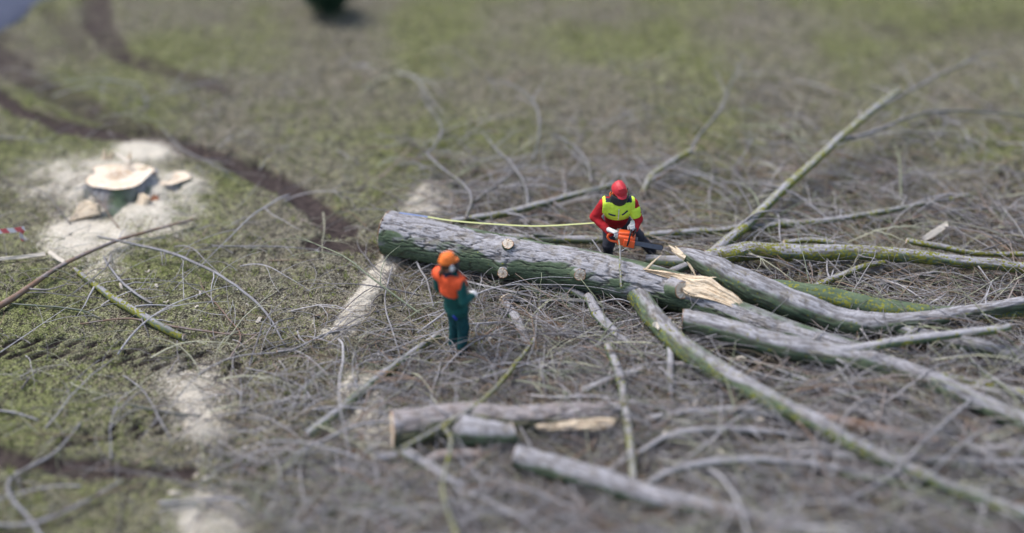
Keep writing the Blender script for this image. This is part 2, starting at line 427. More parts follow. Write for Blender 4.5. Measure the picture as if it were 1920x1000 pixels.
# ------------------------------------------------------------------ branches and logs
def crom(pts, rad, step):
    pts = np.asarray(pts, float); rad = np.asarray(rad, float)
    n = len(pts)
    ext = np.vstack([2 * pts[0] - pts[1], pts, 2 * pts[-1] - pts[-2]])
    out, orad = [], []
    for k in range(n - 1):
        p0, p1, p2, p3 = ext[k:k + 4]
        m = max(1, int(math.ceil(np.linalg.norm(p2 - p1) / step)))
        for j in range(m):
            t = j / m; t2 = t * t; t3 = t2 * t
            out.append(0.5 * (2 * p1 + (p2 - p0) * t + (2 * p0 - 5 * p1 + 4 * p2 - p3) * t2 + (3 * p1 - p0 - 3 * p2 + p3) * t3))
            orad.append(rad[k] + (rad[k + 1] - rad[k]) * t)
    out.append(pts[-1]); orad.append(rad[-1])
    return np.array(out), np.array(orad)

def frames(C):
    T = np.gradient(C, axis=0); T /= np.linalg.norm(T, axis=1)[:, None] + 1e-12
    up = np.array([0, 0, 1.0])
    if abs(T[0] @ up) > 0.95: up = np.array([1.0, 0, 0])
    N_ = np.zeros_like(C); B_ = np.zeros_like(C)
    nrm = up - T[0] * (T[0] @ up); nrm /= np.linalg.norm(nrm)
    for k in range(len(C)):
        nrm = nrm - T[k] * (T[k] @ nrm); nrm /= np.linalg.norm(nrm) + 1e-12
        N_[k] = nrm; B_[k] = np.cross(T[k], nrm)
    return T, N_, B_

def tube_arrays(C, R, sides, disp=None):
    T, N_, B_ = frames(C)
    th = np.arange(sides) / sides * 2 * math.pi
    rad = np.cos(th)[None, :, None] * N_[:, None, :] + np.sin(th)[None, :, None] * B_[:, None, :]
    s = np.concatenate([[0], np.cumsum(np.linalg.norm(np.diff(C, axis=0), axis=1))])
    r = np.repeat(R[:, None], sides, 1)
    if disp is not None: r = r + disp(s[:, None] + 0 * th[None], th[None] + 0 * s[:, None], r, C[:, None, :] + rad * r[..., None])
    V = C[:, None, :] + rad * r[..., None]
    M = len(C); id_ = np.arange(M * sides).reshape(M, sides)
    a = id_[:-1]; b = id_[1:]
    q = np.stack([a, np.roll(a, -1, 1), np.roll(b, -1, 1), b], -1).reshape(-1, 4)
    tr = []
    c0, c1 = M * sides, M * sides + 1
    for k in range(sides):
        k2 = (k + 1) % sides
        tr.append([c0, id_[0, k2], id_[0, k]]); tr.append([c1, id_[-1, k], id_[-1, k2]])
    V = np.vstack([V.reshape(-1, 3), C[:1], C[-1:]])
    return V, q, np.array(tr), rad, s, T

def bark_coord(s, R, sides, M, seed):
    th = np.arange(sides) / sides * 2 * math.pi
    v = np.stack([np.cos(th)[None] * R[:, None] + seed * 0.37, np.sin(th)[None] * R[:, None], np.repeat(s[:, None], sides, 1) * 0.13], -1).reshape(-1, 3)
    return np.vstack([v, v[:1], v[-1:]])
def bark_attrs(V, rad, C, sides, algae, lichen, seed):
    """colour masks of the bark: green film, yellow lichen, tops painted paler partly as skylight"""
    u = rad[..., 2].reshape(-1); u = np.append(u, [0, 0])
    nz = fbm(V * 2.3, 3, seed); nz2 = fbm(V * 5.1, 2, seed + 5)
    al = np.clip(algae + 0.8 * (nz - 0.5) - 1.25 * (u - 0.62), 0, 1)  # real green film; its pale upper side is partly skylight put into the colour
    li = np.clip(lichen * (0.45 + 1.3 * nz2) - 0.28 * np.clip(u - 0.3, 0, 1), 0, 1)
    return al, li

def wood_disc(name, c, nrm, r, parent=None, mat='sawn_wood', seed=1, jag=0.05, thick=0.012):
    nrm = np.asarray(nrm, float); nrm /= np.linalg.norm(nrm)
    a = np.cross(nrm, [0.13, 0.21, 0.95]); a /= np.linalg.norm(a); b = np.cross(nrm, a)
    n = 28; rings = [0.0, 0.35, 0.6, 0.8, 1.0]
    V, rg = [], []
    th = np.arange(n) / n * 2 * math.pi
    prof = 1 + jag * 2 * (fbm(np.stack([np.cos(th) * 1.4 + seed * 3.1, np.sin(th) * 1.4, 0 * th], -1), 3, seed) - 0.5) * 2
    for ri in rings[1:]:
        for k in range(n):
            V.append(c + (a * math.cos(th[k]) + b * math.sin(th[k])) * r * ri * prof[k] + nrm * 0.004 * math.sin(k * 2.1 + ri * 9)); rg.append(ri)
    for k in range(n):
        V.append(c + (a * math.cos(th[k]) + b * math.sin(th[k])) * r * 1.0 * prof[k] - nrm * thick); rg.append(1.0)
    V.append(np.asarray(c, float)); rg.append(0)
    q = [[j * n + k, j * n + (k + 1) % n, (j + 1) * n + (k + 1) % n, (j + 1) * n + k] for j in range(4) for k in range(n)]
    t = [[len(V) - 1, (k + 1) % n, k] for k in range(n)]
    me = mk_mesh(name, V, [x[::-1] for x in q], [x[::-1] for x in t], smooth=False, mats=[MATS[mat]], attrs={'ring': rg})
    return link(name, me, parent)

BR_SEED = [100]
def limb(name, pts, rad, label=None, cat=None, group=None, parent=None, sides=None, step=None, algae=0.35, lichen=0.25, bumps=0.15, ends=(1, 1), gnarl=0.02, furrow=0.0, warm=0.0, tone=None):
    BR_SEED[0] += 1; seed = BR_SEED[0]
    pts = np.array(pts, float)
    if not hasattr(rad, '__len__'): rad = [rad] * len(pts)
    rad = np.interp(np.linspace(0, 1, len(pts)), np.linspace(0, 1, len(rad)), rad)
    rmax = max(rad)
    step = step or max(0.03, min(0.12, rmax * 0.8)); sides = sides or int(np.clip(rmax * 160, 7, 40))
    C, R = crom(pts, rad, step)
    C[1:-1] += (np.stack([fbm(C * 1.7 + k * 9.1, 3, seed + k) for k in range(3)], -1)[1:-1] - 0.5) * 2 * gnarl
    crackbox = []
    def disp(s, th, r, Q):
        n1 = fbm(Q * 3.0, 3, seed) - 0.5
        d = r * bumps * 2 * n1
        if furrow > 0:
            ww = fbm(Q * 6, 2, seed + 3) * 1.1
            rr = np.abs(fbm(np.stack([np.cos(th) * r * 26 + ww, np.sin(th) * r * 26, s * 4.2], -1), 2, seed + 4) - 0.5) * 2
            cr = 1 - sstep(0.0, 0.26, rr)
            crackbox.append(cr); d = d - furrow * cr
        return d
    V, q, t, rdir, s, T = tube_arrays(C, R, sides, disp)
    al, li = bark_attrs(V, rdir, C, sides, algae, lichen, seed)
    cr = np.append(crackbox[0].reshape(-1), [0, 0]) if crackbox else np.clip((fbm(V * np.array([9, 9, 9]), 3, seed + 9) - 0.62) * 1.0, 0, 0.2) + (tone if tone is not None else 0.38 if rmax < 0.05 else 0.22 if rmax < 0.075 else 0.06)
    me = mk_mesh(name, V, q, t, mats=[MATS['bark']], attrs={'algae': al, 'lichen': li, 'crack': cr, 'warm': np.full(len(V), warm), 'bc': bark_coord(s, R, sides, len(C), seed)})  # 'algae': green film, paler on top partly as painted skylight
    o = link(name, me, parent)
    if label: tag(o, label, cat or 'branch', group)
    if ends[0] and rad[0] > 0.02: wood_disc('cut_face', C[0] - T[0] * 0.006, -T[0], R[0] * 0.99, o, seed=seed)
    if ends[1] and rad[-1] > 0.035: wood_disc('cut_face', C[-1] + T[-1] * 0.006, T[-1], R[-1] * 0.99, o, seed=seed + 1)
    return o, C, R

def side_twigs(o, C, R, n, lo=0.25, lmin=0.3, lmax=0.9, tint=None, lift=0.35, rscale=0.45):
    """each side shoot is a part of its branch"""
    for k in range(n):
        i = int(len(C) * (lo + (0.97 - lo) * rng.random())); i = min(max(i, 1), len(C) - 2)
        t = C[i + 1] - C[i]; t = t / np.linalg.norm(t)
        sd = np.cross(t, [0, 0, 1]); sd /= np.linalg.norm(sd) + 1e-9; sd *= 1 if rng.random() < 0.5 else -1
        d = t * (0.5 + 0.5 * rng.random()) + sd * (0.5 + 0.5 * rng.random()) + np.array([0, 0, lift * (rng.random() - 0.25)])
        d /= np.linalg.norm(d); ln = lmin + (lmax - lmin) * rng.random()
        r0 = min(0.02, max(0.006, R[i] * rscale))
        p = [C[i]]; dd = d.copy()
        for j in range(5):
            dd = dd + (rng.random(3) - 0.5) * 0.55 + np.array([0, 0, -0.06]); dd /= np.linalg.norm(dd)
            nx = p[-1] + dd * ln / 5; nx[2] = max(nx[2], 0.02); p.append(nx)
        Cc, Rr = crom(p, np.linspace(r0, 0.003, 6), 0.08)
        V, q, tr, *_ = tube_arrays(Cc, Rr, 5)
        me = mk_mesh('twig', V, q, tr, mats=[MATS['twig_bark']], attrs={'tint': np.full(len(V), (tint if tint is not None else rng.random() * 0.6))})
        link('twig', me, o)

def PP(pts, z=0.0):
    out = []
    for p in pts:
        q = P(p[0], p[1], p[2] if len(p) > 2 else z)
        if len(p) <= 2: q[2] += 0
        out.append(q)
    return out

# ---- the big felled trunk
tk_px = [(727, 436, .40), (800, 452, .40), (900, 472, .41), (1000, 491, .43), (1100, 508, .45), (1200, 530, .47), (1275, 550, .45), (1340, 577, .42), (1430, 609, .40), (1520, 638, .36), (1620, 664, .30)]
tk_rad = [.365, .35, .335, .33, .325, .32, .29, .235, .205, .18, .15]
C, R = crom(PP(tk_px), tk_rad, 0.018)
KN = [(952, 462, .085, (0.05, -0.55, 0.85)), (944, 509, .085, (-0.1, -0.93, 0.36)), (1083, 514, .095, (0.30, -0.85, 0.45)), (1270, 542, .135, (0.48, -0.78, 0.40))]
KSURF = []
def surf_point(x, y):
    """first point of the trunk seen at a pixel (marched along the line of sight)"""
    a = np.array([0, 0, CAM_H]); b = P(x, y, -0.2); d = (b - a) / np.linalg.norm(b - a)
    L = np.linalg.norm(b - a)
    for t in np.arange(L - 3.0, L, 0.01):
        q = a + d * t; k = np.argmin(((C - q) ** 2).sum(1))
        if np.linalg.norm(C[k] - q) < R[k]: return q, C[k]
    return b, b
for x, y, r, nn in KN:
    q, c = surf_point(x, y); KSURF.append((q, c, r, np.array(nn) / np.linalg.norm(nn)))
crk = []
KS0 = KSURF
def trunk_disp_safe(s, th, r, Q):
    d = 0.05 * r * (fbm(Q * 1.1, 2, 71) - 0.5) * 2
    wv = (fbm(Q * 3.2, 2, 72) - 0.5) * 3.0
    twist = s * 0.22
    f1 = np.abs(fbm(np.stack([np.cos(th + twist) * r * 17 + wv * 0.45, np.sin(th + twist) * r * 17 + wv * 0.45, s * 3.4 + wv * 0.3], -1), 2, 73) - 0.5) * 2
    f2 = np.abs(fbm(np.stack([np.cos(th + twist) * r * 31 + wv, np.sin(th + twist) * r * 31, s * 8.0], -1), 2, 74) - 0.5) * 2
    amt = 1 - 0.55 * sstep(4.2, 6.5, s)
    c1 = 1 - sstep(0.0, 0.15, f1); c2 = 1 - sstep(0.0, 0.11, f2)
    crk.append(np.clip(c1 + 0.45 * c2, 0, 1) * (1 - 0.4 * sstep(4.5, 7, s)))
    d = d - 0.024 * amt * c1 - 0.009 * amt * c2
    for q, c, rr, nn in KS0:
        dist = np.linalg.norm(Q - q, axis=-1); d = d + 0.04 * np.exp(-(dist / (rr * 1.9)) ** 2)
    return d
SIDES = 190
V, q, t, rdir, s, T = tube_arrays(C, R, SIDES, trunk_disp_safe)
# colour of the bark: bare grey band on the sky side, green film on the flanks
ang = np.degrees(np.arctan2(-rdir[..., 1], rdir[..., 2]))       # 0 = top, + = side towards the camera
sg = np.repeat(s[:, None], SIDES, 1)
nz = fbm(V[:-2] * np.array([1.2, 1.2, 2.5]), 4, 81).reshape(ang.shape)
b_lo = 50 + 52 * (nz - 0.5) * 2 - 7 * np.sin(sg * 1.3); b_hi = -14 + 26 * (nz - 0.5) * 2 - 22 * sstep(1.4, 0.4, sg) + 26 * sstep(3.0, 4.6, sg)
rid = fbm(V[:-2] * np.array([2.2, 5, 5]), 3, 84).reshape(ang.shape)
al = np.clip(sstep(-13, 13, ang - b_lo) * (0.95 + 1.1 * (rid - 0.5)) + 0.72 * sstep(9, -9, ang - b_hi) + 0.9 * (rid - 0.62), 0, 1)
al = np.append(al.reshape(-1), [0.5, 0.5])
li = np.append((0.22 * sstep(20, 60, ang.reshape(-1)) * fbm(V[:-2] * 3, 2, 83)), [0, 0])
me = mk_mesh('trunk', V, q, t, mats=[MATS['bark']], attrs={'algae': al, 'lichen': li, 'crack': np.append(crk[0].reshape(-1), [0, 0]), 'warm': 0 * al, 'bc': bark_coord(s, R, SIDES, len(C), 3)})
trunk = empty('felled_tree', tuple(P(727, 436, 0)))
bpy.context.view_layer.update()
def put(o, parent):
    """keep world place when parenting to a moved empty"""
    o.parent = parent; o.matrix_parent_inverse = Matrix.Translation(parent.location).inverted() if parent.rotation_euler.z == 0 else parent.matrix_world.inverted()
    return o
tag(trunk, 'thick felled trunk with furrowed bark, pale grey above and green on its flank', 'tree trunk')
put(link('trunk', me), trunk)
put(wood_disc('cut_face', C[0] - T[0] * 0.02, -T[0], R[0] * 0.98, seed=3), trunk)
for k, (qq, c, r, nn) in enumerate(KSURF):
    a = qq - nn * 0.10; b = qq + nn * (0.10 if k < 3 else 0.12)
    so, Cs, Rs = limb('branch_stub', [a, (a + b) / 2, b], [r * 1.25, r * 1.08, r], sides=26, step=0.02, algae=0.35 if k in (0, 3) else 0.7, lichen=0.1, bumps=0.12, ends=(0, 0), gnarl=0)
    put(so, trunk)
    wood_disc('cut_face', b + nn * 0.006, nn, r * 0.97, so, seed=20 + k, jag=0.09)

def slab(name, up, lo, thick, parent=None, mat='fresh_wood', seed=1, nu=60, nv=14, rough=0.02, back=None):
    """a split piece of wood between two edge lines, with a fibrous face and real thickness"""
    up, _ = crom(up, [0] * len(up), 0.02); lo, _ = crom(lo, [0] * len(lo), 0.02)
    def rs(a):
        s_ = np.concatenate([[0], np.cumsum(np.linalg.norm(np.diff(a, axis=0), axis=1))]); s_ /= s_[-1]
        return np.stack([np.interp(np.linspace(0, 1, nu), s_, a[:, k]) for k in range(3)], -1)
    U, Lo = rs(up), rs(lo)
    v = np.linspace(0, 1, nv)[None, :, None]
    Gd = U[:, None] * (1 - v) + Lo[:, None] * v
    du = np.gradient(Gd, axis=0); dvv = np.gradient(Gd, axis=1)
    nn = np.cross(du, dvv); nn /= np.linalg.norm(nn, axis=-1, keepdims=True) + 1e-9
    camd = np.array([0, 0, CAM_H]) - Gd
    nn = np.where(((nn * camd).sum(-1).mean() < 0), -nn, nn)
    uu = np.linspace(0, 1, nu)[:, None] * np.ones((1, nv)); vv = np.ones((nu, 1)) * np.linspace(0, 1, nv)[None]
    h = (fbm(np.stack([uu * 5, vv * 9, 0 * uu + seed], -1), 4, seed) - 0.5) * 2 * rough + np.abs(fbm(np.stack([uu * 2.0, vv * 16, 0 * uu], -1), 2, seed + 3) - 0.5) * rough
    F_ = Gd + nn * h[..., None]; B_ = Gd - nn * thick * (0.4 + 0.6 * np.sin(np.linspace(0.25, math.pi - 0.25, nv)))[None, :, None]
    Vv = np.concatenate([F_.reshape(-1, 3), B_.reshape(-1, 3)]); m = nu * nv
    id_ = np.arange(m).reshape(nu, nv)
    q1 = np.stack([id_[:-1, :-1], id_[:-1, 1:], id_[1:, 1:], id_[1:, :-1]], -1).reshape(-1, 4)
    q2 = q1[:, ::-1] + m
    edge = np.concatenate([id_[:, 0], id_[-1, 1:], id_[::-1, -1][1:], id_[0, ::-1][1:]])
    q3 = np.array([[edge[k], edge[k + 1], edge[k + 1] + m, edge[k] + m] for k in range(len(edge) - 1)])
    me = mk_mesh(name, Vv, np.concatenate([q1, q2, q3]), smooth=False, mats=[MATS[mat]])
    return link(name, me, parent)

torn = slab('torn_wood', PP([(1205, 503, .80), (1250, 510, .82), (1300, 516, .84), (1331, 520, .84), (1355, 538, .78), (1380, 554, .70), (1404, 580, .56)]),
            PP([(1212, 509, .77), (1262, 526, .75), (1286, 550, .70), (1312, 558, .66), (1345, 566, .63), (1374, 577, .60), (1404, 585, .54)]), 0.14, seed=5, rough=0.045, nu=120, nv=26)
put(torn, trunk)
for k, (a, b, r) in enumerate([((1210, 506, .78), (1240, 478, .98), .018), ((1225, 508, .76), (1262, 512, .80), .016), ((1320, 524, .72), (1344, 520, .80), .02)]):
    Cc, Rr = crom([P(*a), (P(*a) + P(*b)) / 2 + np.array([0, 0, .01]), P(*b)], [r, r * 0.8, 0.003], 0.05)
    V, q, t, *_ = tube_arrays(Cc, Rr, 5)
    put(link('splinter', mk_mesh('splinter', V, q, t, smooth=False, mats=[MATS['fresh_wood']])), trunk)

# ---- the other thick pieces
o, C1, R1 = limb('torn_limb', PP([(1268, 470, .86), (1300, 484, .82), (1345, 507, .74), (1400, 534, .64), (1470, 563, .54), (1560, 596, .42), (1640, 608, .42), (1720, 603, .46), (1810, 588, .54), (1960, 560, .62)]),
     [.06, .13, .20, .23, .225, .20, .17, .13, .11, .09], 'long grey limb torn off the trunk fork with white splinters at its tip', 'limb', algae=0.45, lichen=0.22, sides=60, step=0.03, furrow=0.012, ends=(0, 1))
for a, b, r in [((1275, 478, .86), (1254, 460, .95), .045), ((1285, 484, .84), (1259, 470, .90), .05), ((1290, 490, .80), (1306, 520, .64), .03), ((1280, 478, .88), (1266, 462, .93), .03)]:
    Cc, Rr = crom([P(*a), (P(*a) * .5 + P(*b) * .5), P(*b)], [r, r * 0.75, 0.004], 0.04)
    V, q, t, *_ = tube_arrays(Cc, Rr, 6)
    link('splinter', mk_mesh('splinter', V, q, t, smooth=False, mats=[MATS['fresh_wood']]), o)
side_twigs(o, C1, R1, 9, 0.45, 0.4, 1.2)

o, C1, R1 = limb('front_limb', PP([(1281, 600, 0.54), (1330, 612, 0.54), (1400, 632, 0.52), (1470, 650, 0.50), (1545, 664, 0.48), (1640, 682, 0.48), (1700, 697, 0.48), (1790, 736, 0.48), (1870, 772, 0.48), (1980, 815, 0.48)]),
     [.165, .17, .175, .17, .165, .15, .145, .14, .135, .13], 'forked grey limb with sawn end, green below, in front of the torn one', 'limb', algae=0.42, lichen=0.22, sides=44, step=0.04, furrow=0.008)
f2, C2, R2 = limb('fork', PP([(1535, 662, 0.52), (1600, 657, 0.58), (1690, 640, 0.66), (1770, 630, 0.72), (1850, 620, 0.78), (1895, 612, 0.82)]), [.10, .085, .07, .06, .058, .05], parent=o, algae=0.5, lichen=0.4, ends=(0, 1))
side_twigs(o, C1, R1, 6, 0.3, 0.3, 0.9); side_twigs(o, C2, R2, 5, 0.3, 0.3, 0.8)

LIMBS = [
 # name, path px(+z), radii, label, category, kwargs
 ('limb', [(1325, 487, 0.30), (1400, 473, 0.32), (1500, 476, 0.32), (1600, 474, 0.34), (1700, 480, 0.36), (1800, 490, 0.34), (1960, 507, 0.32)], [.14, .145, .14, .13, .115, .10, .09], 'straight grey limb with yellow lichen lying farthest back behind the torn limb', 'limb', dict(algae=.48, lichen=.62, sides=36, step=.04, furrow=.006), 9),
 ('limb', [(1405, 535, 0.41), (1480, 545, 0.46), (1560, 560, 0.48), (1650, 578, 0.46), (1740, 588, 0.44), (1850, 590, 0.42), (1960, 585, 0.38)], [.13, .15, .155, .15, .125, .10, .08], 'green speckled limb half hidden behind the torn grey limb', 'limb', dict(algae=1.25, lichen=.5, sides=36, step=.04), 6),
 ('limb', [(1212, 492, .16), (1260, 494, .20), (1320, 490, .22)], [.13, .12, .10], 'short green limb piece behind the boot of the sawing worker', 'limb', dict(algae=.75, lichen=.4), 2),
 ('limb', [(1236, 520, .2), (1290, 497, .3), (1345, 468, .36)], [.07, .065, .06], 'thin smooth limb between the torn wood and the splintered tip', 'limb', dict(algae=.6, lichen=.25), 2),
 ('limb', [(1176, 530, .22), (1196, 556, 0.40), (1235, 605, 0.46), (1290, 660, 0.50), (1360, 705, 0.52), (1440, 750, 0.54), (1520, 790, 0.56), (1620, 845, 0.56), (1760, 905, 0.52), (1960, 985, 0.48)], [.15, .17, .17, .155, .14, .13, .115, .10, .09], 'long green-grey limb slanting from under the trunk to the lower right corner', 'limb', dict(algae=.72, lichen=.42, sides=48, step=.035, furrow=.011), 10),
 ('limb', [(1660, 612, 0.36), (1740, 632, 0.40), (1820, 650, 0.42), (1900, 668, 0.42), (1980, 690, 0.40)], [.10, .11, .115, .11, .10], 'dark weathered limb passing behind the forked limb at the right edge', 'limb', dict(algae=.35, lichen=.15, sides=30, furrow=.008), 3),
 ('limb', [(1760, 705, 0.36), (1840, 722, 0.38), (1960, 748, 0.38)], [.07, .075, .075], 'short lichen-spotted limb below the forked limb at the right edge', 'limb', dict(algae=.6, lichen=.7), 3),
 ('limb', [(1530, 782, 0.35), (1600, 797, 0.36), (1680, 815, 0.36), (1760, 832, 0.34)], [.08, .09, .085, .07], 'rusty brown rotten limb lying under the long green-grey limb', 'limb', dict(algae=.2, lichen=.1), 2),
 ('log', [(735, 808, .27), (800, 798, .28), (880, 788, .28), (960, 790, .27), (1060, 783, .26), (1180, 772, .22), (1290, 768, .2)], [.265, .26, .25, .215, .19, .15, .12], 'mossy furrowed log with a sawn side stub at the lower middle', 'log', dict(algae=.62, warm=.3, lichen=.12, sides=80, step=.025, furrow=.03), 3),
 ('log', [(967, 856, 0.38), (1040, 876, 0.39), (1120, 900, 0.39), (1200, 925, 0.38), (1290, 948, 0.36), (1420, 975, 0.36), (1560, 1005, 0.34), (1700, 1040, 0.34)], [.15, .16, .155, .145, .135, .12, .11, .10], 'smooth pale log with fine cross rings running to the bottom edge', 'log', dict(algae=.28, lichen=.12, sides=44, step=.04, furrow=.007, tone=.2), 6),
 ('log', [(758, 846, .16), (800, 872, .16), (850, 905, .15), (890, 925, .14)], [.075, .08, .075, .07], 'short pale straight log in front of the mossy furrowed log', 'log', dict(algae=.22, lichen=.15), 0),
 ('log', [(700, 860, .07), (725, 858, .08), (748, 856, .08)], [.07, .075, .07], 'small round billet with a cream sawn end beside the sawdust', 'log', dict(algae=.2, lichen=.1), 0),
 ('branch', [(948, 572, .14), (968, 600, .16), (986, 640, .16), (1000, 668, .10)], [.075, .085, .08, .06], 'short stout grey branch standing out of the twigs right of the orange helmet worker', 'branch', dict(algae=.35, lichen=.2), 3),
 ('branch', [(1102, 556, .30), (1122, 592, .30), (1150, 622, .26), (1182, 655, .2), (1205, 690, .14)], [.07, .085, .08, .075, .06], 'grey branch with bare flank sloping from under the middle of the trunk', 'branch', dict(algae=.3, lichen=.3), 4),
 ('branch', [(1045, 540, .2), (1075, 548, .24), (1105, 565, .26), (1128, 590, .22)], [.05, .055, .055, .05], 'short branch with a white splintered end under the trunk', 'branch', dict(algae=.5, lichen=.2), 2),
 ('branch', [(945, 563, .16), (1000, 566, .18), (1060, 563, .2), (1110, 566, .2)], [.028, .034, .034, .03], 'thin straight grey branch lying level just below the trunk', 'branch', dict(algae=.15, lichen=.1), 2),
 ('branch', [(970, 533, .12), (1000, 545, .16), (1030, 556, .18)], [.06, .065, .06], 'green stub of branch tucked under the trunk', 'branch', dict(algae=.95, lichen=.3), 0),
 ('branch', [(1040, 548, .1), (1060, 562, .12), (1075, 580, .1)], [.085, .09, .08], 'thick mossy branch end poking out from beneath the trunk', 'branch', dict(algae=.9, lichen=.5), 0),
 ('branch', [(1140, 650, .34), (1158, 695, .34), (1170, 750, .32), (1180, 820, .34), (1188, 905, .36)], [.06, .07, .07, .062, .05], 'upright branch with yellow lichen stripe crossing the lower middle', 'branch', dict(algae=.4, lichen=.55), 4),
 ('branch', [(1255, 600, .52), (1257, 660, .42), (1258, 740, .34)], [.05, .058, .05], 'short upright stick peeling pale on one side in front of the long limb', 'branch', dict(algae=.35, lichen=.35), 1),
 ('branch', [(824, 626, .14), (760, 672, .1), (690, 724, .1), (625, 780, .1), (575, 818, .07)], [.045, .06, .065, .07, .075], 'mossy straight branch running down left from the feet of the orange helmet worker', 'branch', dict(algae=.75, lichen=.4), 3),
 ('branch', [(1000, 636, .3), (955, 698, .36), (905, 752, .46), (850, 790, .5), (752, 842, .4)], [.03, .036, .04, .042, .035], 'slim yellow-lichened branch leaning over the mossy log', 'branch', dict(algae=.55, lichen=.85), 4),
 ('branch', [(832, 800, .5), (846, 825, .5), (836, 880, .48), (832, 930, .46), (860, 1010, .4)], [.03, .034, .036, .036, .036], 'greenish branch dangling over the short pale log to the bottom edge', 'branch', dict(algae=.5, lichen=.7), 3),
 ('branch', [(1090, 735, .2), (1150, 712, .26), (1215, 690, .26)], [.06, .07, .06], 'grey-green branch lying crosswise behind the upright lichen branch', 'branch', dict(algae=.6, lichen=.3), 2),
 ('branch', [(1166, 540, .80), (1163, 505, .86), (1163, 475, .92), (1160, 450, .96)], [.018, .02, .02, .014], 'thin green shoot standing up from the trunk before the chainsaw', 'branch', dict(algae=.6, lichen=.6, ends=(0, 0)), 1),
 ('branch', [(1110, 450, .7), (1130, 480, .6), (1165, 540, .5)], [.016, .02, .02], 'thin bare grey stick slanting left of the sawing worker legs', 'branch', dict(algae=.1, lichen=.05), 0),
 ('branch', [(1315, 492, .3), (1390, 432, .36), (1440, 384, .42), (1500, 328, .5), (1570, 265, .6), (1640, 205, .7), (1688, 168, .74)], [.085, .085, .08, .075, .07, .06, .055], 'long straight lichen-covered branch reaching diagonally up into the field', 'branch', dict(algae=.5, lichen=.66), 8),
 ('branch', [(1566, 268, .55), (1640, 246, .62), (1720, 215, .68), (1800, 208, .62), (1960, 220, .5)], [.04, .045, .042, .036, .026], 'grey bough arching right from the long diagonal branch', 'branch', dict(algae=.3, lichen=.2, ends=(0, 0)), 5),
 ('branch', [(1640, 206, .7), (1740, 152, .8), (1800, 122, .86), (1850, 98, .86)], [.035, .035, .03, .02], 'blurred thin top shoot beyond the end of the long diagonal branch', 'branch', dict(algae=.3, lichen=.2, ends=(0, 0)), 4),
 ('branch', [(935, 445, .2), (1050, 450, .22), (1150, 448, .22), (1280, 437, .2), (1400, 428, .2), (1500, 420, .2), (1600, 407, .2), (1700, 388, .2), (1818, 366, .18)], [.065, .07, .07, .06, .058, .055, .05, .045, .035], 'very long thin mossy branch passing behind the sawing worker legs', 'branch', dict(algae=.6, lichen=.48), 10),
 ('branch', [(1000, 440, .3), (1060, 444, .26), (1078, 430, .3)], [.03, .03, .015], 'short crooked spur on the branch behind the trunk', 'branch', dict(algae=.6, lichen=.3, ends=(0, 0)), 1),
 ('branch', [(846, 416, .2), (905, 407, .24), (1000, 387, .24), (1090, 362, .22), (1155, 346, .2)], [.055, .06, .06, .05, .04], 'slim mossy branch running from the trunk top towards the red helmet', 'branch', dict(algae=.55, lichen=.5), 6),
 ('branch', [(874, 408, .3), (884, 372, .36), (862, 342, .38), (812, 302, .4), (800, 288, .4)], [.035, .04, .04, .04, .03], 'crooked grey branch bending left behind the sawdust patch', 'branch', dict(algae=.3, lichen=.4), 3),
 ('branch', [(800, 290, .3), (826, 255, .34), (822, 225, .4), (800, 195, .44), (790, 160, .44)], [.026, .028, .024, .02, .012], 'faint grey twig rising into the blurred field above the sawdust patch', 'branch', dict(algae=.2, lichen=.1, ends=(0, 0)), 4),
 ('branch', [(890, 378, .2), (930, 348, .24), (960, 325, .3), (985, 295, .36)], [.034, .032, .03, .018], 'pale forked branch left of the blurred bare shoots', 'branch', dict(algae=.3, lichen=.3, ends=(0, 0)), 4),
 ('branch', [(990, 395, .2), (985, 350, .3), (960, 310, .36), (930, 280, .4), (905, 245, .44)], [.036, .036, .034, .026, .014], 'grey branch curving up left in the blurred brushwood', 'branch', dict(algae=.3, lichen=.15, ends=(0, 0)), 5),
 ('branch', [(1000, 300, .3), (1010, 250, .5), (1008, 205, .6), (985, 175, .66), (940, 150, .66)], [.03, .032, .03, .028, .016], 'hooked blurred branch bending over far behind the trunk', 'branch', dict(algae=.3, lichen=.15, ends=(0, 0)), 4),
 ('branch', [(1110, 345, .2), (1100, 305, .3), (1070, 270, .36), (1030, 252, .4)], [.034, .036, .034, .018], 'arched branch left of the red helmet in the blurred brushwood', 'branch', dict(algae=.35, lichen=.25, ends=(0, 0)), 4),
 ('branch', [(1205, 362, .2), (1222, 330, .24), (1262, 302, .26), (1295, 284, .28)], [.05, .055, .06, .06], 'mossy branch with a white broken end right of the red helmet', 'branch', dict(algae=.5, lichen=.7), 3),
 ('branch', [(1295, 284, .3), (1312, 255, .4), (1350, 205, .6), (1375, 150, .72), (1398, 100, .8)], [.04, .04, .036, .03, .014], 'tall faint shoot rising behind the red helmet into the field', 'branch', dict(algae=.4, lichen=.3, ends=(0, 0)), 4),
 ('branch', [(1262, 310, .2), (1330, 330, .24), (1400, 350, .26), (1470, 362, .24)], [.03, .03, .028, .014], 'grey branch fanning right from the white broken end', 'branch', dict(algae=.2, lichen=.2, ends=(0, 0)), 6),
 ('branch', [(1340, 460, .3), (1380, 430, .4), (1420, 400, .5), (1470, 395, .5)], [.02, .024, .02, .01], 'thin bent stick crossing the foot of the long diagonal branch', 'branch', dict(algae=.3, lichen=.2, ends=(0, 0)), 2),
 ('branch', [(1510, 545, .2), (1570, 520, .24), (1620, 500, .26), (1660, 492, .28)], [.06, .055, .05, .045], 'yellow-lichened branch slanting up behind the green speckled limb', 'branch', dict(algae=.5, lichen=.8), 3),
 ('branch', [(1640, 535, .16), (1700, 522, .18), (1760, 508, .2)], [.035, .034, .03], 'short thin branch lying under the straight lichen limb at right', 'branch', dict(algae=.3, lichen=.3), 2),
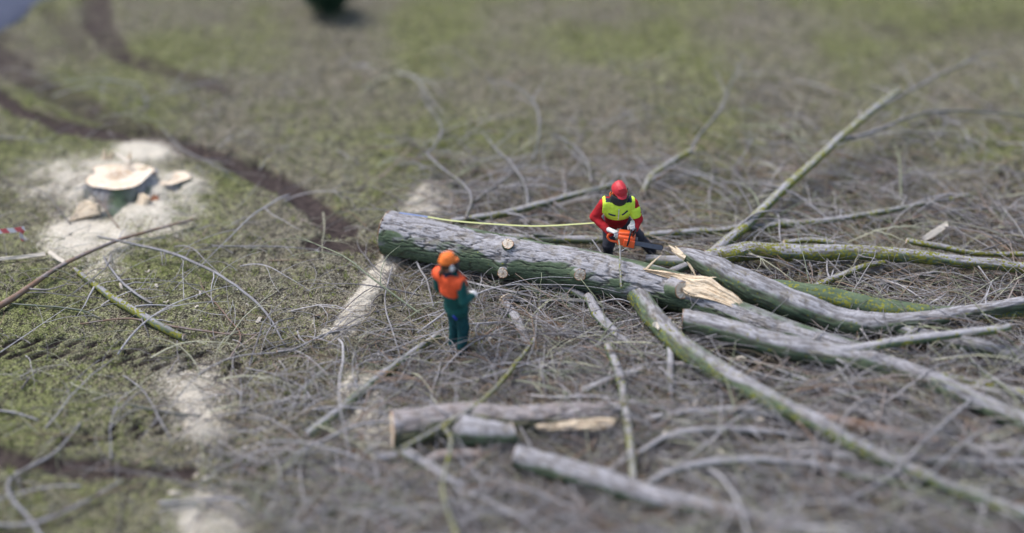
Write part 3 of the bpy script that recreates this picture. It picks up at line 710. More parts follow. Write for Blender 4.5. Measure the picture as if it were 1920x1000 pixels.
 ('branch', [(1540, 500, .1), (1533, 530, .12), (1528, 552, .1)], [.04, .04, .035], 'short yellow branch hanging below the straight lichen limb', 'branch', dict(algae=.3, lichen=.95), 0),
 ('branch', [(1470, 455, .34), (1520, 450, .36), (1565, 456, .34)], [.045, .05, .04], 'bright yellow lichen branch resting on the straight grey limb', 'branch', dict(algae=.3, lichen=1.0), 1),
 ('branch', [(1700, 452, .34), (1760, 462, .34), (1830, 474, .3), (1960, 480, .26)], [.05, .05, .045, .04], 'yellow-green branch over the far limb near the right edge', 'branch', dict(algae=.4, lichen=.95), 3),
 ('branch', [(1195, 850, .34), (1260, 815, .42), (1350, 806, .46), (1440, 812, .44), (1505, 820, .38)], [.035, .045, .05, .045, .03], 'bowed pale branch over the brushwood left of the long green-grey limb', 'branch', dict(algae=.1, lichen=.05), 5),
 ('branch', [(1210, 785, .36), (1300, 772, .40), (1390, 768, .42), (1470, 778, .38)], [.05, .06, .06, .045], 'stout pale branch ending beside the long green-grey limb', 'branch', dict(algae=.15, lichen=.2), 3),
 ('branch', [(1190, 925, .4), (1270, 880, .5), (1400, 862, .54), (1530, 872, .5), (1660, 905, .42)], [.04, .05, .05, .045, .03], 'long arched grey branch above the smooth pale log', 'branch', dict(algae=.2, lichen=.1), 6),
 ('branch', [(1480, 850, .4), (1600, 856, .46), (1760, 862, .46), (1960, 868, .4)], [.045, .055, .055, .05], 'level grey branch crossing the end of the long green-grey limb', 'branch', dict(algae=.2, lichen=.2), 5),
 ('branch', [(1380, 660, .3), (1480, 702, .38), (1590, 742, .44), (1720, 790, .44), (1860, 850, .4)], [.022, .03, .034, .03, .02], 'slim grey branch running parallel below the forked limb', 'branch', dict(algae=.15, lichen=.1), 6),
 ('branch', [(1330, 655, .3), (1420, 700, .36), (1540, 725, .42), (1680, 745, .42), (1790, 770, .36)], [.02, .028, .03, .026, .016], 'thin lilac-grey branch in the gap below the forked limb', 'branch', dict(algae=.05, lichen=.0), 6),
 ('branch', [(1540, 960, .4), (1660, 900, .56), (1740, 820, .62), (1830, 740, .56)], [.03, .036, .034, .02], 'blurred branch slanting up across the lower right heap', 'branch', dict(algae=.2, lichen=.1), 4),
 ('branch', [(1640, 790, .36), (1600, 730, .5), (1570, 690, .5)], [.02, .024, .02], 'short stick crossing beneath the thick end of the forked limb', 'branch', dict(algae=.2, lichen=.1), 1),
 ('branch', [(1795, 650, .4), (1850, 700, .5), (1920, 745, .5), (1990, 780, .44)], [.03, .034, .034, .03], 'curved greenish bough dropping at the right edge from the fork tip', 'branch', dict(algae=.5, lichen=.2), 4),
 # left side of the field
 ('branch', [(-30, 590, .08), (20, 562, .08), (90, 515, .12), (140, 486, .14), (230, 448, .12), (362, 411, .10)], [.05, .05, .038, .034, .028, .02], 'long brown branch crossing the white sawdust below the stump', 'branch', dict(algae=.02, lichen=.0), 2),
 ('branch', [(140, 505, .05), (190, 545, .08), (250, 583, .08), (305, 615, .07), (345, 633, .05)], [.035, .055, .065, .065, .055], 'bright mossy green stick lying on the grass below the sawdust', 'branch', dict(algae=.7, lichen=.95), 5),
 ('branch', [(183, 443, .12), (240, 455, .16), (320, 475, .2), (400, 510, .2), (460, 550, .18), (505, 595, .12), (535, 648, .05)], [.02, .026, .03, .03, .028, .022, .014], 'long dark curved bough arching over the grass at left', 'branch', dict(algae=.15, lichen=.0), 3),
 ('branch', [(193, 480, .05), (205, 500, .06), (240, 540, .08), (285, 570, .05)], [.012, .022, .028, .024], 'short bent grey branch above the mossy green stick', 'branch', dict(algae=.05, lichen=.0), 2),
 ('branch', [(150, 607, .04), (240, 598, .08), (330, 613, .08), (420, 626, .06), (480, 628, .05)], [.012, .02, .024, .02, .012], 'thin orange-brown branch lying across the end of the mossy green stick', 'branch', dict(algae=.0, lichen=.0), 2),
 ('branch', [(20, 570, .04), (90, 575, .05), (150, 582, .05), (188, 597, .03)], [.014, .02, .018, .01], 'thin dark stick on the grass above the tyre prints', 'branch', dict(algae=.7, lichen=.0), 2),
 ('branch', [(432, 672, .03), (452, 632, .06), (430, 600, .06), (385, 545, .05), (375, 520, .05)], [.018, .016, .014, .010, .006], 'forked grey twig left of the orange-brown cut stick', 'branch', dict(algae=.1, lichen=.0), 4),
 ('branch', [(520, 660, .05), (560, 652, .07), (610, 628, .08), (700, 600, .10)], [.026, .024, .02, .012], 'grey stick with an orange cut end on the grass', 'branch', dict(algae=.1, lichen=.0), 4),
 ('branch', [(400, 462, .05), (450, 462, .08), (520, 462, .1), (600, 470, .08)], [.014, .016, .014, .006], 'pale dry branch in a spray of twigs beside the mud rut', 'branch', dict(algae=.05, lichen=.0), 7),
 ('branch', [(300, 235, .1), (335, 275, .16), (380, 300, .16), (430, 325, .12)], [.012, .02, .022, .018], 'blurred pale sticks crossing the mud rut above the stump', 'branch', dict(algae=.05, lichen=.0), 4),
 ('branch', [(150, 795, .06), (100, 850, .1), (15, 905, .1), (60, 980, .12), (90, 1020, .1)], [.016, .024, .03, .03, .03], 'blurred grey forked branch at the lower left edge', 'branch', dict(algae=.1, lichen=.0), 2),
 ('branch', [(-30, 985, .1), (60, 982, .12), (150, 945, .12), (230, 900, .08)], [.034, .034, .024, .012], 'blurred grey branch along the bottom left edge', 'branch', dict(algae=.1, lichen=.0), 2),
 ('branch', [(-20, 768, .04), (30, 775, .05), (72, 788, .03)], [.02, .022, .014], 'short grey stick at the left edge below the tyre prints', 'branch', dict(algae=.1, lichen=.0), 1),
 ('branch', [(230, 705, .04), (270, 735, .1), (300, 790, .14), (320, 825, .08)], [.010, .014, .014, .008], 'thin looping twig left of the sawdust heap', 'branch', dict(algae=.05, lichen=.0), 3),
 ('branch', [(235, 755, .04), (300, 770, .06), (372, 780, .06)], [.012, .018, .012], 'thin dark stick lying over the left sawdust heap', 'branch', dict(algae=.7, lichen=.0), 1),
 ('branch', [(300, 945, .1), (360, 940, .14), (440, 938, .14), (475, 960, .08)], [.04, .034, .03, .02], 'blurred branch with a pale cut end above the bottom sawdust heap', 'branch', dict(algae=.2, lichen=.1), 3),
 ('branch', [(520, 870, .1), (600, 830, .2), (680, 795, .3), (800, 790, .42), (900, 775, .4)], [.026, .026, .026, .024, .014], 'smooth lilac-grey bough bowing over the left end of the mossy log', 'branch', dict(algae=.05, lichen=.0), 4),
 ('branch', [(460, 690, .05), (520, 705, .12), (570, 730, .14), (600, 775, .08)], [.012, .016, .016, .008], 'thin arched twig left of the mossy straight branch', 'branch', dict(algae=.05, lichen=.0), 4),
 ('branch', [(735, 500, .2), (722, 560, .2), (735, 620, .16), (760, 700, .1)], [.012, .018, .018, .010], 'thin upright twig left of the orange vest worker', 'branch', dict(algae=.2, lichen=.1), 4),
 ('branch', [(780, 492, .2), (800, 530, .24), (812, 575, .2)], [.022, .022, .014], 'pale bent stick leaning below the trunk at the orange vest', 'branch', dict(algae=.05, lichen=.0), 2),
 ('branch', [(855, 522, .14), (910, 538, .2), (960, 548, .22), (1010, 560, .2)], [.026, .03, .028, .02], 'bowed grey branch between the orange vest worker and the trunk', 'branch', dict(algae=.15, lichen=.1), 3),
 ('bark_strip', [(786, 868, .18), (830, 855, .2), (880, 852, .2), (930, 850, .18), (968, 846, .16)], [.04, .09, .085, .075, .05], 'flat torn strip of pale brown bark lying before the mossy log', 'bark', dict(algae=.02, lichen=.0), 0),
]
for nm, pts, rad, label, cat, kw, nt_ in LIMBS:
    zs = [q if len(q) > 2 else (*q, 0.05) for q in pts]
    W = PP(zs)
    thin = max(rad) < 0.05
    if thin: rad = [r_ * (0.72 if pts[0][1] < 420 else 0.85) for r_ in rad]
    kw = dict(kw); kw['lichen'] = min(kw.get('lichen', .2), .66)
    if 'brown' in label: kw['warm'] = 0.5 if nm == 'bark_strip' else 0.95
    if thin and pts[0][1] < 420: kw['tone'] = 0.62; kw['algae'] = kw.get('algae', .3) + .15
    o, C1, R1 = limb(nm, W, rad, label, cat, gnarl=0.025 if thin else 0.02, **kw)
    side_twigs(o, C1, R1, nt_, 0.2, 0.25, 0.9)
    if 'mossy furrowed log' in label:
        log_o = o
    if 'white splintered end' in label or 'white broken end right' in label:
        e = C1[0] if 'splintered' in label else C1[-1]; d = (C1[0] - C1[2]) if 'splintered' in label else (C1[-1] - C1[-3]); d = d / np.linalg.norm(d)
        Cc, Rr = crom([e, e + d * 0.07, e + d * 0.17 + np.array([0, 0, .03])], [.05, .035, .004], 0.03)
        V, q, t, *_ = tube_arrays(Cc, Rr, 6); link('splinter', mk_mesh('splinter', V, q, t, smooth=False, mats=[MATS['fresh_wood']]), o)

# side stub and torn strip of the mossy log
so, Cs, Rs = limb('branch_stub', [P(868, 806, .34), P(905, 810, .40), P(938, 811, .43), P(966, 811, .44)], [.22, .17, .145, .135], parent=log_o, sides=32, step=.03, algae=.45, lichen=.1, furrow=.008, tone=.2, ends=(0, 1))
slab('torn_wood', PP([(1005, 798, .42), (1060, 789, .43), (1110, 783, .43), (1156, 784, .40)]), PP([(1010, 806, .36), (1060, 807, .35), (1110, 806, .35), (1150, 800, .34)]), .05, log_o, seed=9, rough=.04, nu=70, nv=14)

# ------------------------------------------------------------------ thin branches of the crown (individuals) and the fine tangle
def brush_density(px, py):
    d = 0.0 * px
    core = sstep(0, 220, px - (1000 - 0.85 * (py - 430))) * sstep(400, 520, py)
    d = np.maximum(d, core)
    d = np.maximum(d, 0.55 * sstep(1150, 1300, px) * sstep(330, 430, py))
    d = np.maximum(d, 0.38 * sstep(740, 860, px) * sstep(230, 350, py) * (1 - 0.4 * sstep(1500, 1800, px)))
    d = np.maximum(d, 0.10 * sstep(900, 1100, px) * sstep(120, 240, py))
    d = np.maximum(d, 0.55 * sstep(640, 760, px) * sstep(560, 680, py))
    d = np.maximum(d, 0.40 * sstep(430, 600, px) * sstep(780, 900, py))
    d = np.maximum(d, 0.13 * sstep(300, 480, px) * sstep(560, 680, py))
    d = np.maximum(d, 0.16 * sstep(650, 760, px) * sstep(470, 520, py))
    d = np.maximum(d, 0.022)
    stay = 1 - 0.8 * np.exp(-(((px - 845) / 60) ** 2 + ((py - 640) / 60) ** 2))
    return d * stay
def heap_height(px, py):
    return 0.05 + 0.24 * sstep(1000, 1400, px) * sstep(520, 700, py) + 0.12 * sstep(800, 1000, px) * sstep(540, 640, py) + 0.1 * sstep(1200, 1400, px) * sstep(400, 480, py)

def sample_places(n):
    out = []
    while len(out) < n:
        x = rng.random(4000) * 2000 - 20; y = 120 + rng.random(4000) * 960
        k = rng.random(4000) < brush_density(x, y) * np.where(y > 900, 0.75, 1.0)
        out += list(zip(x[k], y[k]))
    return out[:n]

def rand_stem(ln, r0, r1, npt, curl, arch, rs, kink=0.7):
    a = 0.0; p = [np.zeros(3)]; bend = (rs.random() - 0.5) * curl; el = arch * (0.5 + rs.random())
    for k in range(npt - 1):
        a += bend / npt * 2 + (rs.random() - 0.5) * 0.42 * kink
        e = el * math.cos(math.pi * (k + 0.5) / (npt - 1)) + (rs.random() - 0.5) * 0.10
        p.append(p[-1] + np.array([math.cos(a) * math.cos(e), math.sin(a) * math.cos(e), math.sin(e)]) * ln / (npt - 1))
    return np.array(p), np.linspace(r0, r1, npt)

BIGP = [(np.array([q[:2] for q in L_[1]], float)) for L_ in LIMBS if max(L_[2]) > 0.085] + [np.array([(1281., 600), (1330, 612), (1400, 632), (1545, 664), (1640, 682), (1700, 697), (1790, 736), (1870, 772), (1980, 815)]), np.array([(1535., 662), (1690, 640), (1850, 620)]), np.array([(1345., 507), (1470, 563), (1560, 596), (1720, 603), (1960, 560)])]
BIGS = np.concatenate([np.stack([np.interp(np.linspace(0, len(b) - 1, 12 * len(b)), np.arange(len(b)), b[:, k]) for k in (0, 1)], -1) for b in BIGP])
def near_limb(x, y): return np.min((BIGS[:, 0] - x) ** 2 + (BIGS[:, 1] - y) ** 2) < 42 ** 2
protos = []
for k in range(26):
    rs = np.random.default_rng(300 + k)
    ln = 0.9 + 1.5 * rs.random()
    p, r = rand_stem(ln, 0.008 + 0.008 * rs.random(), 0.003, 9, 0.9, 0.34, rs)
    Cc, Rr = crom(p, r, 0.07)
    tv = [0.05, 0.2, 0.35, 0.45, 0.1, 0.3, 0.68, 0.80, 0.5, 0.25, 0.4, 0.15, 0.72][k % 13] + 0.03 * rs.random()
    V, q, t, *_ = tube_arrays(Cc, Rr, 6)
    m0 = mk_mesh('thin_branch', V, q, t, mats=[MATS['twig_bark']], attrs={'tint': np.full(len(V), tv)})
    subs = []
    for j in range(3):
        i = int(len(Cc) * (0.25 + 0.22 * j + 0.1 * rs.random())); i = min(i, len(Cc) - 2)
        tt = Cc[i + 1] - Cc[i]; a0 = math.atan2(tt[1], tt[0]) + (1 if rs.random() < .5 else -1) * (0.5 + 0.5 * rs.random())
        pp, rr = rand_stem(ln * (0.3 + 0.25 * rs.random()), Rr[i] * 0.65, 0.003, 6, 1.2, 0.25, rs)
        ca, sa = math.cos(a0), math.sin(a0)
        pp = np.stack([pp[:, 0] * ca - pp[:, 1] * sa, pp[:, 0] * sa + pp[:, 1] * ca, pp[:, 2]], -1) + Cc[i]
        C2, R2 = crom(pp, rr, 0.08); V, q, t, *_ = tube_arrays(C2, R2, 5)
        subs.append(mk_mesh('twig', V, q, t, mats=[MATS['twig_bark']], attrs={'tint': np.full(len(V), tv)}))
    protos.append((m0, subs, tv, ln, p))
STOP = {'the', 'a', 'to', 'of', 'into', 'with', 'and', 'its', 'in', 'from', 'at', 'on', 'by', 'across', 'over', 'before', 'down', 'up', 'under', 'behind', 'near', 'just', 'left', 'right', 'lower'}
ANCH = [(np.array([q[:2] for q in L_[1]], float), L_[3]) for L_ in LIMBS]
ANCH += [(np.array([q[:2] for q in tk_px[:7]], float), 'thick felled trunk'), (np.array([(1345., 520), (1470, 570), (1640, 608), (1810, 588)]), 'torn grey limb'), (np.array([(1330., 612), (1470, 650), (1640, 682), (1790, 736)]), 'forked grey limb with sawn end'), (np.array([(222., 330)]), 'tree stump'), (np.array([(845., 640)]), 'worker in the orange helmet'), (np.array([(1165., 430)]), 'worker in the red helmet')]
def nearest(x, y):
    best = min(ANCH, key=lambda A: np.min(np.hypot(A[0][:, 0] - x, A[0][:, 1] - y)))
    w = best[1].split()[:9]
    while w[-1] in STOP: w.pop()
    return ' '.join(w)
def tint_word(t):
    return 'dark grey' if t < .14 else 'grey' if t < .28 else 'pale grey' if t < .43 else 'grey-brown' if t < .6 else 'brown' if t < .76 else 'greenish'
for k, (x, y) in enumerate([p_ for p_ in sample_places(640) if not near_limb(*p_)][:290]):
    m0, subs, tv, ln, pth = protos[k % len(protos)]
    o = bpy.data.objects.new('thin_branch', m0); sc.collection.objects.link(o)
    hz = heap_height(x, y)
    pos = P(x, y, 0.03 + hz * rng.random())
    o.location = pos; sca = 0.75 + 0.6 * rng.random(); o.scale = (sca,) * 3
    o.rotation_euler = ((rng.random() - 0.5) * 0.5, (rng.random() - 0.5) * 0.18, rng.normal(-0.2, 0.75) + (math.pi if rng.random() < 0.35 else 0))
    mid = pth[4] * sca; cz, sz = math.cos(o.rotation_euler.z), math.sin(o.rotation_euler.z)
    mx, my = to_px(np.array(pos[0] + mid[0] * cz - mid[1] * sz), np.array(pos[1] + mid[0] * sz + mid[1] * cz), np.array(pos[2]))
    tag(o, '%s thin %s branch by the %s' % ('long' if ln * sca > 1.7 else 'short', tint_word(tv), nearest(float(mx), float(my))), 'branch', 'thin loose branches of the felled crown')
    for s_ in subs: link('twig', s_, o)

# fine tangle, one mass
def tangle(n, rs):
    Vs, Tn = [], []
    S = 3; M = 8
    th = np.arange(S) / S * 2 * math.pi
    def add(p, r, tv):
        p[:, 2] = np.maximum(p[:, 2], 0.012)
        T = np.gradient(p, axis=0); T /= np.linalg.norm(T, axis=1)[:, None] + 1e-9
        n1 = np.cross(T, [0.1, 0.2, 1.0]); n1 /= np.linalg.norm(n1, axis=1)[:, None] + 1e-9; n2 = np.cross(T, n1)
        Vv = p[:, None] + (np.cos(th)[None, :, None] * n1[:, None] + np.sin(th)[None, :, None] * n2[:, None]) * r[:, None, None]
        Vs.append(Vv.reshape(-1, 3)); Tn.append(np.full(M * S, tv))
    for (x, y) in sample_places(n):
        if near_limb(x, y) and rs.random() < 0.8: continue
        if rs.random() > 0.25 + 1.6 * max(0.0, float(vnoise(np.array([x / 95., y / 60., 0.5]), 77)) - 0.2): continue
        big = rs.random() > 0.78
        ln = (0.30 + 0.95 * rs.random() ** 1.3) * (1.5 if big else 1)
        r0 = 0.009 + 0.008 * rs.random() if big else 0.0045 + 0.006 * rs.random() ** 1.5
        p, r = rand_stem(ln, r0, 0.0022, M, 1.2, 0.34, rs, 0.85)
        right = x > 1080 and y > 430
        if right: p = p * (1.0 + 0.7 * rs.random())
        a0 = (rs.normal(-0.28, 0.55) if right and rs.random() < 0.7 else rs.normal(-0.15, 0.95)) + (math.pi if rs.random() < 0.4 else 0); ca, sa = math.cos(a0), math.sin(a0)
        rot = lambda q, c, s_: np.stack([q[:, 0] * c - q[:, 1] * s_, q[:, 0] * s_ + q[:, 1] * c, q[:, 2]], -1)
        tv = rs.random() * 0.62 if rs.random() < 0.60 else 0.62 + 0.2 * rs.random() if rs.random() < 0.75 else 0.95
        p = rot(p, ca, sa) + P(x, y, 0.0) + np.array([0, 0, 0.02 + heap_height(x, y) * rs.random() * 1.9 * max(0.0, float(vnoise(np.array([x / 95., y / 60., 0.5]), 77)) - 0.15)])
        add(p, r, tv)
        for j in range(2 if big else (1 if rs.random() < 0.55 else 0)):
            i = 2 + int(rs.random() * 4); t = p[i + 1] - p[i]
            a1 = math.atan2(t[1], t[0]) + (1 if rs.random() < .5 else -1) * (0.4 + 0.6 * rs.random())
            q, r2 = rand_stem(ln * (0.25 + 0.35 * rs.random()), r[i] * 0.75, 0.002, M, 1.1, 0.3, rs, 0.85)
            add(rot(q, math.cos(a1), math.sin(a1)) + p[i], r2, tv)
    k = len(Vs)
    id_ = np.arange(M * S).reshape(M, S); a = id_[:-1]; b = id_[1:]
    q = np.stack([a, np.roll(a, -1, 1), np.roll(b, -1, 1), b], -1).reshape(-1, 4)
    Q = (q[None] + (np.arange(k) * M * S)[:, None, None]).reshape(-1, 4)
    return np.concatenate(Vs), Q, np.concatenate(Tn)
Vt, Qt, Tt = tangle(33000, np.random.default_rng(55))
o = link('brushwood', mk_mesh('brushwood', Vt, Qt, mats=[MATS['twig_bark']], attrs={'tint': Tt}))
tag(o, 'tangle of fine grey and brown twigs from the felled crown', 'twigs', kind='stuff')

# ------------------------------------------------------------------ solids from distance fields
def snets(F, org, h):
    ins = F < 0
    nx, ny, nz = F.shape
    cnt = np.zeros((nx - 1, ny - 1, nz - 1), np.int8)
    for a in (0, 1):
        for b in (0, 1):
            for c in (0, 1): cnt += ins[a:nx - 1 + a, b:ny - 1 + b, c:nz - 1 + c]
    act = np.argwhere((cnt > 0) & (cnt < 8))
    vid = -np.ones(cnt.shape, np.int64); vid[tuple(act.T)] = np.arange(len(act))
    cor = np.array([(a, b, c) for a in (0, 1) for b in (0, 1) for c in (0, 1)])
    vals = np.stack([F[tuple((act + o).T)] for o in cor], -1)
    acc = np.zeros((len(act), 3)); num = np.zeros(len(act))
    for i in range(8):
        for j in range(i + 1, 8):
            if np.abs(cor[i] - cor[j]).sum() != 1: continue
            fa, fb = vals[:, i], vals[:, j]; m = (fa < 0) != (fb < 0)
            t = np.where(m, fa / np.where(m, fa - fb, 1), 0)
            acc += np.where(m[:, None], cor[i] + t[:, None] * (cor[j] - cor[i]), 0); num += m
    V = (act + acc / num[:, None]) * h + org
    Q = []
    for ax in range(3):
        o = np.eye(3, dtype=int)[ax]; b, c = [np.eye(3, dtype=int)[k] for k in ((ax + 1) % 3, (ax + 2) % 3)]
        s0 = ins[:nx - o[0], :ny - o[1], :nz - o[2]]; s1 = ins[o[0]:, o[1]:, o[2]:]
        e = np.argwhere(s0 != s1)
        ok = (e[:, (ax + 1) % 3] > 0) & (e[:, (ax + 2) % 3] > 0) & (e < np.array(cnt.shape) + 0).all(1)
        e = e[ok]
        q = np.stack([vid[tuple((e - b - c).T)], vid[tuple((e - c).T)], vid[tuple(e.T)], vid[tuple((e - b).T)]], -1)
        flip = ~s0[tuple(e.T)]
        q[flip] = q[flip][:, ::-1]
        Q.append(q)
    return V, np.concatenate(Q), act

def cone(a, ra, b, rb, lab=0, k=0.025): return ('c', np.array(a, float), ra, np.array(b, float), rb, lab, k)
def elli(c, r, lab=0, k=0.03, M=None): return ('e', np.array(c, float), np.array(r, float), np.eye(3) if M is None else np.array(M), None, lab, k)
def pdist(p, X):
    if p[0] == 'c':
        _, a, ra, b, rb, *_ = p; ab = b - a; t = np.clip(((X - a) @ ab) / (ab @ ab), 0, 1)
        return np.linalg.norm(X - a - t[..., None] * ab, axis=-1) - (ra + (rb - ra) * t)
    _, c, r, M, *_ = p; q = (X - c) @ M
    k0 = np.linalg.norm(q / r, axis=-1); k1 = np.linalg.norm(q / (r * r), axis=-1) + 1e-9
    return np.where(k0 < 1e-6, -r.min(), k0 * (k0 - 1) / k1)
def pbox(p):
    if p[0] == 'c': r = max(p[2], p[4]); return np.minimum(p[1], p[3]) - r, np.maximum(p[1], p[3]) + r
    r = p[2].max(); return p[1] - r, p[1] + r
def solid(name, prims, h, mats, clip=None, wrinkle=0.0, inflate=0.0, relabel=None, seed=1, parent=None):
    lo = np.min([pbox(p)[0] for p in prims], 0) - 0.05 - inflate; hi = np.max([pbox(p)[1] for p in prims], 0) + 0.05 + inflate
    n = np.ceil((hi - lo) / h).astype(int) + 1
    ax = [lo[k] + np.arange(n[k]) * h for k in range(3)]
    D = np.full(n, 0.25); RW = np.full(n, 9.0); LB = np.zeros(n, np.int16)
    for p in prims:
        a, b = pbox(p); pad = 0.06 + inflate
        i0 = np.maximum(((a - pad - lo) / h).astype(int), 0); i1 = np.minimum(((b + pad - lo) / h).astype(int) + 2, n)
        sl = tuple(slice(i0[k], i1[k]) for k in range(3))
        X = np.stack(np.meshgrid(*[ax[k][sl[k]] for k in range(3)], indexing='ij'), -1)
        d = pdist(p, X); k = p[6]; o = D[sl]
        hh_ = np.maximum(k - np.abs(o - d), 0) / k
        D[sl] = np.minimum(o, d) - hh_ * hh_ * k * 0.25
        m = d < RW[sl]; RW[sl] = np.where(m, d, RW[sl]); LB[sl] = np.where(m, p[5], LB[sl])
    D -= inflate
    if wrinkle or clip:
        band = np.argwhere(np.abs(D) < 0.2) if clip else np.argwhere(np.abs(D) < 0.03)
        Xb = lo + band * h; v = D[tuple(band.T)]
        if wrinkle:
            w = fbm(Xb * np.array([11, 11, 7]), 3, seed) - 0.5
            w2 = np.abs(fbm(Xb * np.array([9, 9, 19]) + 5, 2, seed + 3) - 0.5)
            v = v + wrinkle * (2 * w + 1.6 * w2 - 0.3)
        if clip: v = np.maximum(v, clip(Xb))
        D[tuple(band.T)] = v
    V, Q, act = snets(D, lo, h)
    lab = LB[tuple(act.T)]
    if relabel: lab = relabel(V, lab)
    fl = lab[Q[:, 0]]
    me = mk_mesh(name, V, Q, mats=mats, mat_idx=fl)
    return link(name, me, parent)

def rotm(yaw, pitch, roll=0.0):
    return np.array(Matrix.Rotation(yaw, 3, 'Z') @ Matrix.Rotation(pitch, 3, 'X') @ Matrix.Rotation(roll, 3, 'Y'))

def glove(w, f, n, side, curl, mat, parent, thumb=1.0):
    w, f, n, side = [np.array(v, float) for v in (w, f, n, side)]
    f /= np.linalg.norm(f); n = n - f * (n @ f); n /= np.linalg.norm(n); side = side - f * (side @ f) - n * (side @ n); side /= np.linalg.norm(side)
    pr = [cone(w - f * 0.05, .036, w, .032, 0, .012), ]
    for o, ln in ((.030, .074), (.010, .084), (-.011, .079), (-.031, .060)):
        kn = w + f * (.092 - abs(o) * 0.25) + side * o
        pr.append(cone(w + f * .012 + side * o * 0.7, .018, kn, .0145, 0, .014))
        a = 0.25; p = kn
        for j, fr in enumerate((0.44, 0.32, 0.24)):
            a += curl * (0.8 if j == 0 else 0.55)
            q = p + (f * math.cos(a) + n * math.sin(a)) * ln * fr
            pr.append(cone(p, .0118 - .001 * j, q, .0108 - .001 * j, 0, .004)); p = q
    b = w + f * .028 + side * .030
    m = b + (f * 0.55 + side * 0.75 + n * 0.35) * .042; e = m + (f * 0.75 + side * 0.1 + n * 0.75 * thumb) * .034
    pr += [cone(w + f * .02 + side * .015, .018, b, .0165, 0, .012), cone(b, .0145, m, .0125, 0, .006), cone(m, .0122, e, .0105, 0, .004)]
    return solid('glove', pr, 0.0042, [mat], parent=parent)

def head_prims(c, M, skin, dark, hair):
    def L(v): return c + M @ np.array(v)
    pr = [elli(L((0, -.012, .03)), (.078, .098, .098), skin, .03, M), elli(L((0, .012, -.045)), (.062, .078, .075), skin, .03, M),
          cone(L((0, .088, -.002)), .011, L((0, .106, -.036)), .015, skin, .012),           # nose
          elli(L((0, .083, -.073)), (.026, .012, .007), 5, .006, M), elli(L((0, .074, -.105)), (.026, .02, .02), skin, .02, M)]
    for s in (-1, 1):
        pr += [elli(L((s * .032, .080, .004)), (.015, .010, .008), 6, .004, M), cone(L((s * .014, .093, .024)), .008, L((s * .05, .078, .026)), .007, hair, .008),
               elli(L((s * .078, -.006, -.012)), (.012, .022, .034), skin, .008, M)]
    return pr

def helmet(c, M, mat, muffmat, parent, visor=True):
    def L(v): return c + M @ np.array(v)
    pr = [elli(L((0, -.008, .045)), (.104, .128, .116), 0, .01, M), cone(L((0, -.09, .136)), .014, L((0, .06, .148)), .012, 0, .03),
          elli(L((0, -.006, .035)), (.111, .136, .012), 0, .012, M), elli(L((0, .105, .030)), (.074, .066, .010), 0, .015, M)]
    for s in (-1, 1): pr.append(cone(L((s * .045, -.09, .121)), .011, L((s * .045, .055, .132)), .010, 0, .02))
    up = M[:, 2]
    o = solid('helmet', pr, 0.006, [mat], clip=lambda X: -((X - L((0, 0, .026))) @ up), parent=parent)
    for s in (-1, 1):
        solid('ear_muff', [elli(L((s * .105, .004, -.03)), (.030, .040, .052), 0, .01, M), elli(L((s * .122, .004, -.03)), (.018, .032, .042), 0, .01, M)], .006, [muffmat], parent=o)
        Cc, Rr = crom([L((s * .128, .004, -.02)), L((s * .135, .006, .02)), L((s * .124, .01, .055))], [.007, .008, .008], .02)
        V, q, t, *_ = tube_arrays(Cc, Rr, 6); link('muff_arm', mk_mesh('muff_arm', V, q, t, mats=[MATS['black_plastic']]), o)
    if visor:
        V, n_, m_ = [], 15, 7
        for rr in (0.0, 0.005):
            for i in range(n_):
                a = math.radians(-75 + 150 * i / (n_ - 1))
                for j in range(m_):
                    z = .03 - .15 * j / (m_ - 1) * (1 - 0.18 * (a / 1.3) ** 2); r = .158 + rr + .02 * math.sin(j / 6 * 2.2)
                    V.append(L((math.sin(a) * r * .86, math.cos(a) * r * 1.02 - .005, z)))
        id_ = np.arange(n_ * m_).reshape(n_, m_); b = n_ * m_
        q1 = np.stack([id_[:-1, :-1], id_[1:, :-1], id_[1:, 1:], id_[:-1, 1:]], -1).reshape(-1, 4)
        ed = np.concatenate([id_[:, 0], id_[-1, 1:], id_[::-1, -1][1:], id_[0, ::-1][1:]])
        q3 = np.array([[ed[k], ed[k + 1], ed[k + 1] + b, ed[k] + b] for k in range(len(ed) - 1)])
        link('visor', mk_mesh('visor', V, np.concatenate([q1[:, ::-1], q1 + b, q3]), mats=[MATS['visor_mesh']]), o)
    return o

mat_plain('black_plastic', (.018, .018, .020), .45); mat_plain('visor_mesh', (.022, .024, .030), .6)
mat_plain('orange_shell', (.85, .19, .03), .5, .35, scuff=.15); mat_plain('red_shell', (.50, .030, .040), .5, .35, scuff=.15)
mat_plain('white_plastic', (.70, .70, .68), .45); mat_plain('orange_plastic', (.80, .16, .03), .45)
mat_cloth('skin', (.50, .29, .21), .15, .6, (.4, .2, .15), .1); mat_cloth('hair', (.085, .045, .025), .4, .6)
mat_cloth('lips', (.35, .13, .11), .1, .5); mat_cloth('eye', (.10, .09, .09), .2, .3)
mat_cloth('green_jacket', (.012, .078, .070), .35, dirt=(.04, .05, .04)); mat_cloth('green_trousers', (.010, .058, .064), .4)
mat_cloth('orange_vest', (.80, .105, .035), .22, dirt=(.4, .1, .05)); mat_cloth('navy_cloth', (.028, .036, .060), .35)
mat_cloth('red_jacket', (.36, .016, .022), .35); mat_cloth('grey_trousers', (.042, .043, .056), .4)
mat_cloth('yellow_vest', (.60, .80, .07), .15, dirt=(.35, .38, .06)); mat_cloth('glove_cloth', (.62, .61, .60), .3, dirt=(.3, .27, .22), dirtamt=.5)
mat_cloth('boot_leather', (.022, .020, .020), .4, .6)
BODY = ['skin', 'green_jacket', 'green_trousers', 'boot_leather', 'hair', 'lips', 'eye', 'navy_cloth', 'red_jacket', 'grey_trousers']
BM = [MATS[k] for k in BODY]
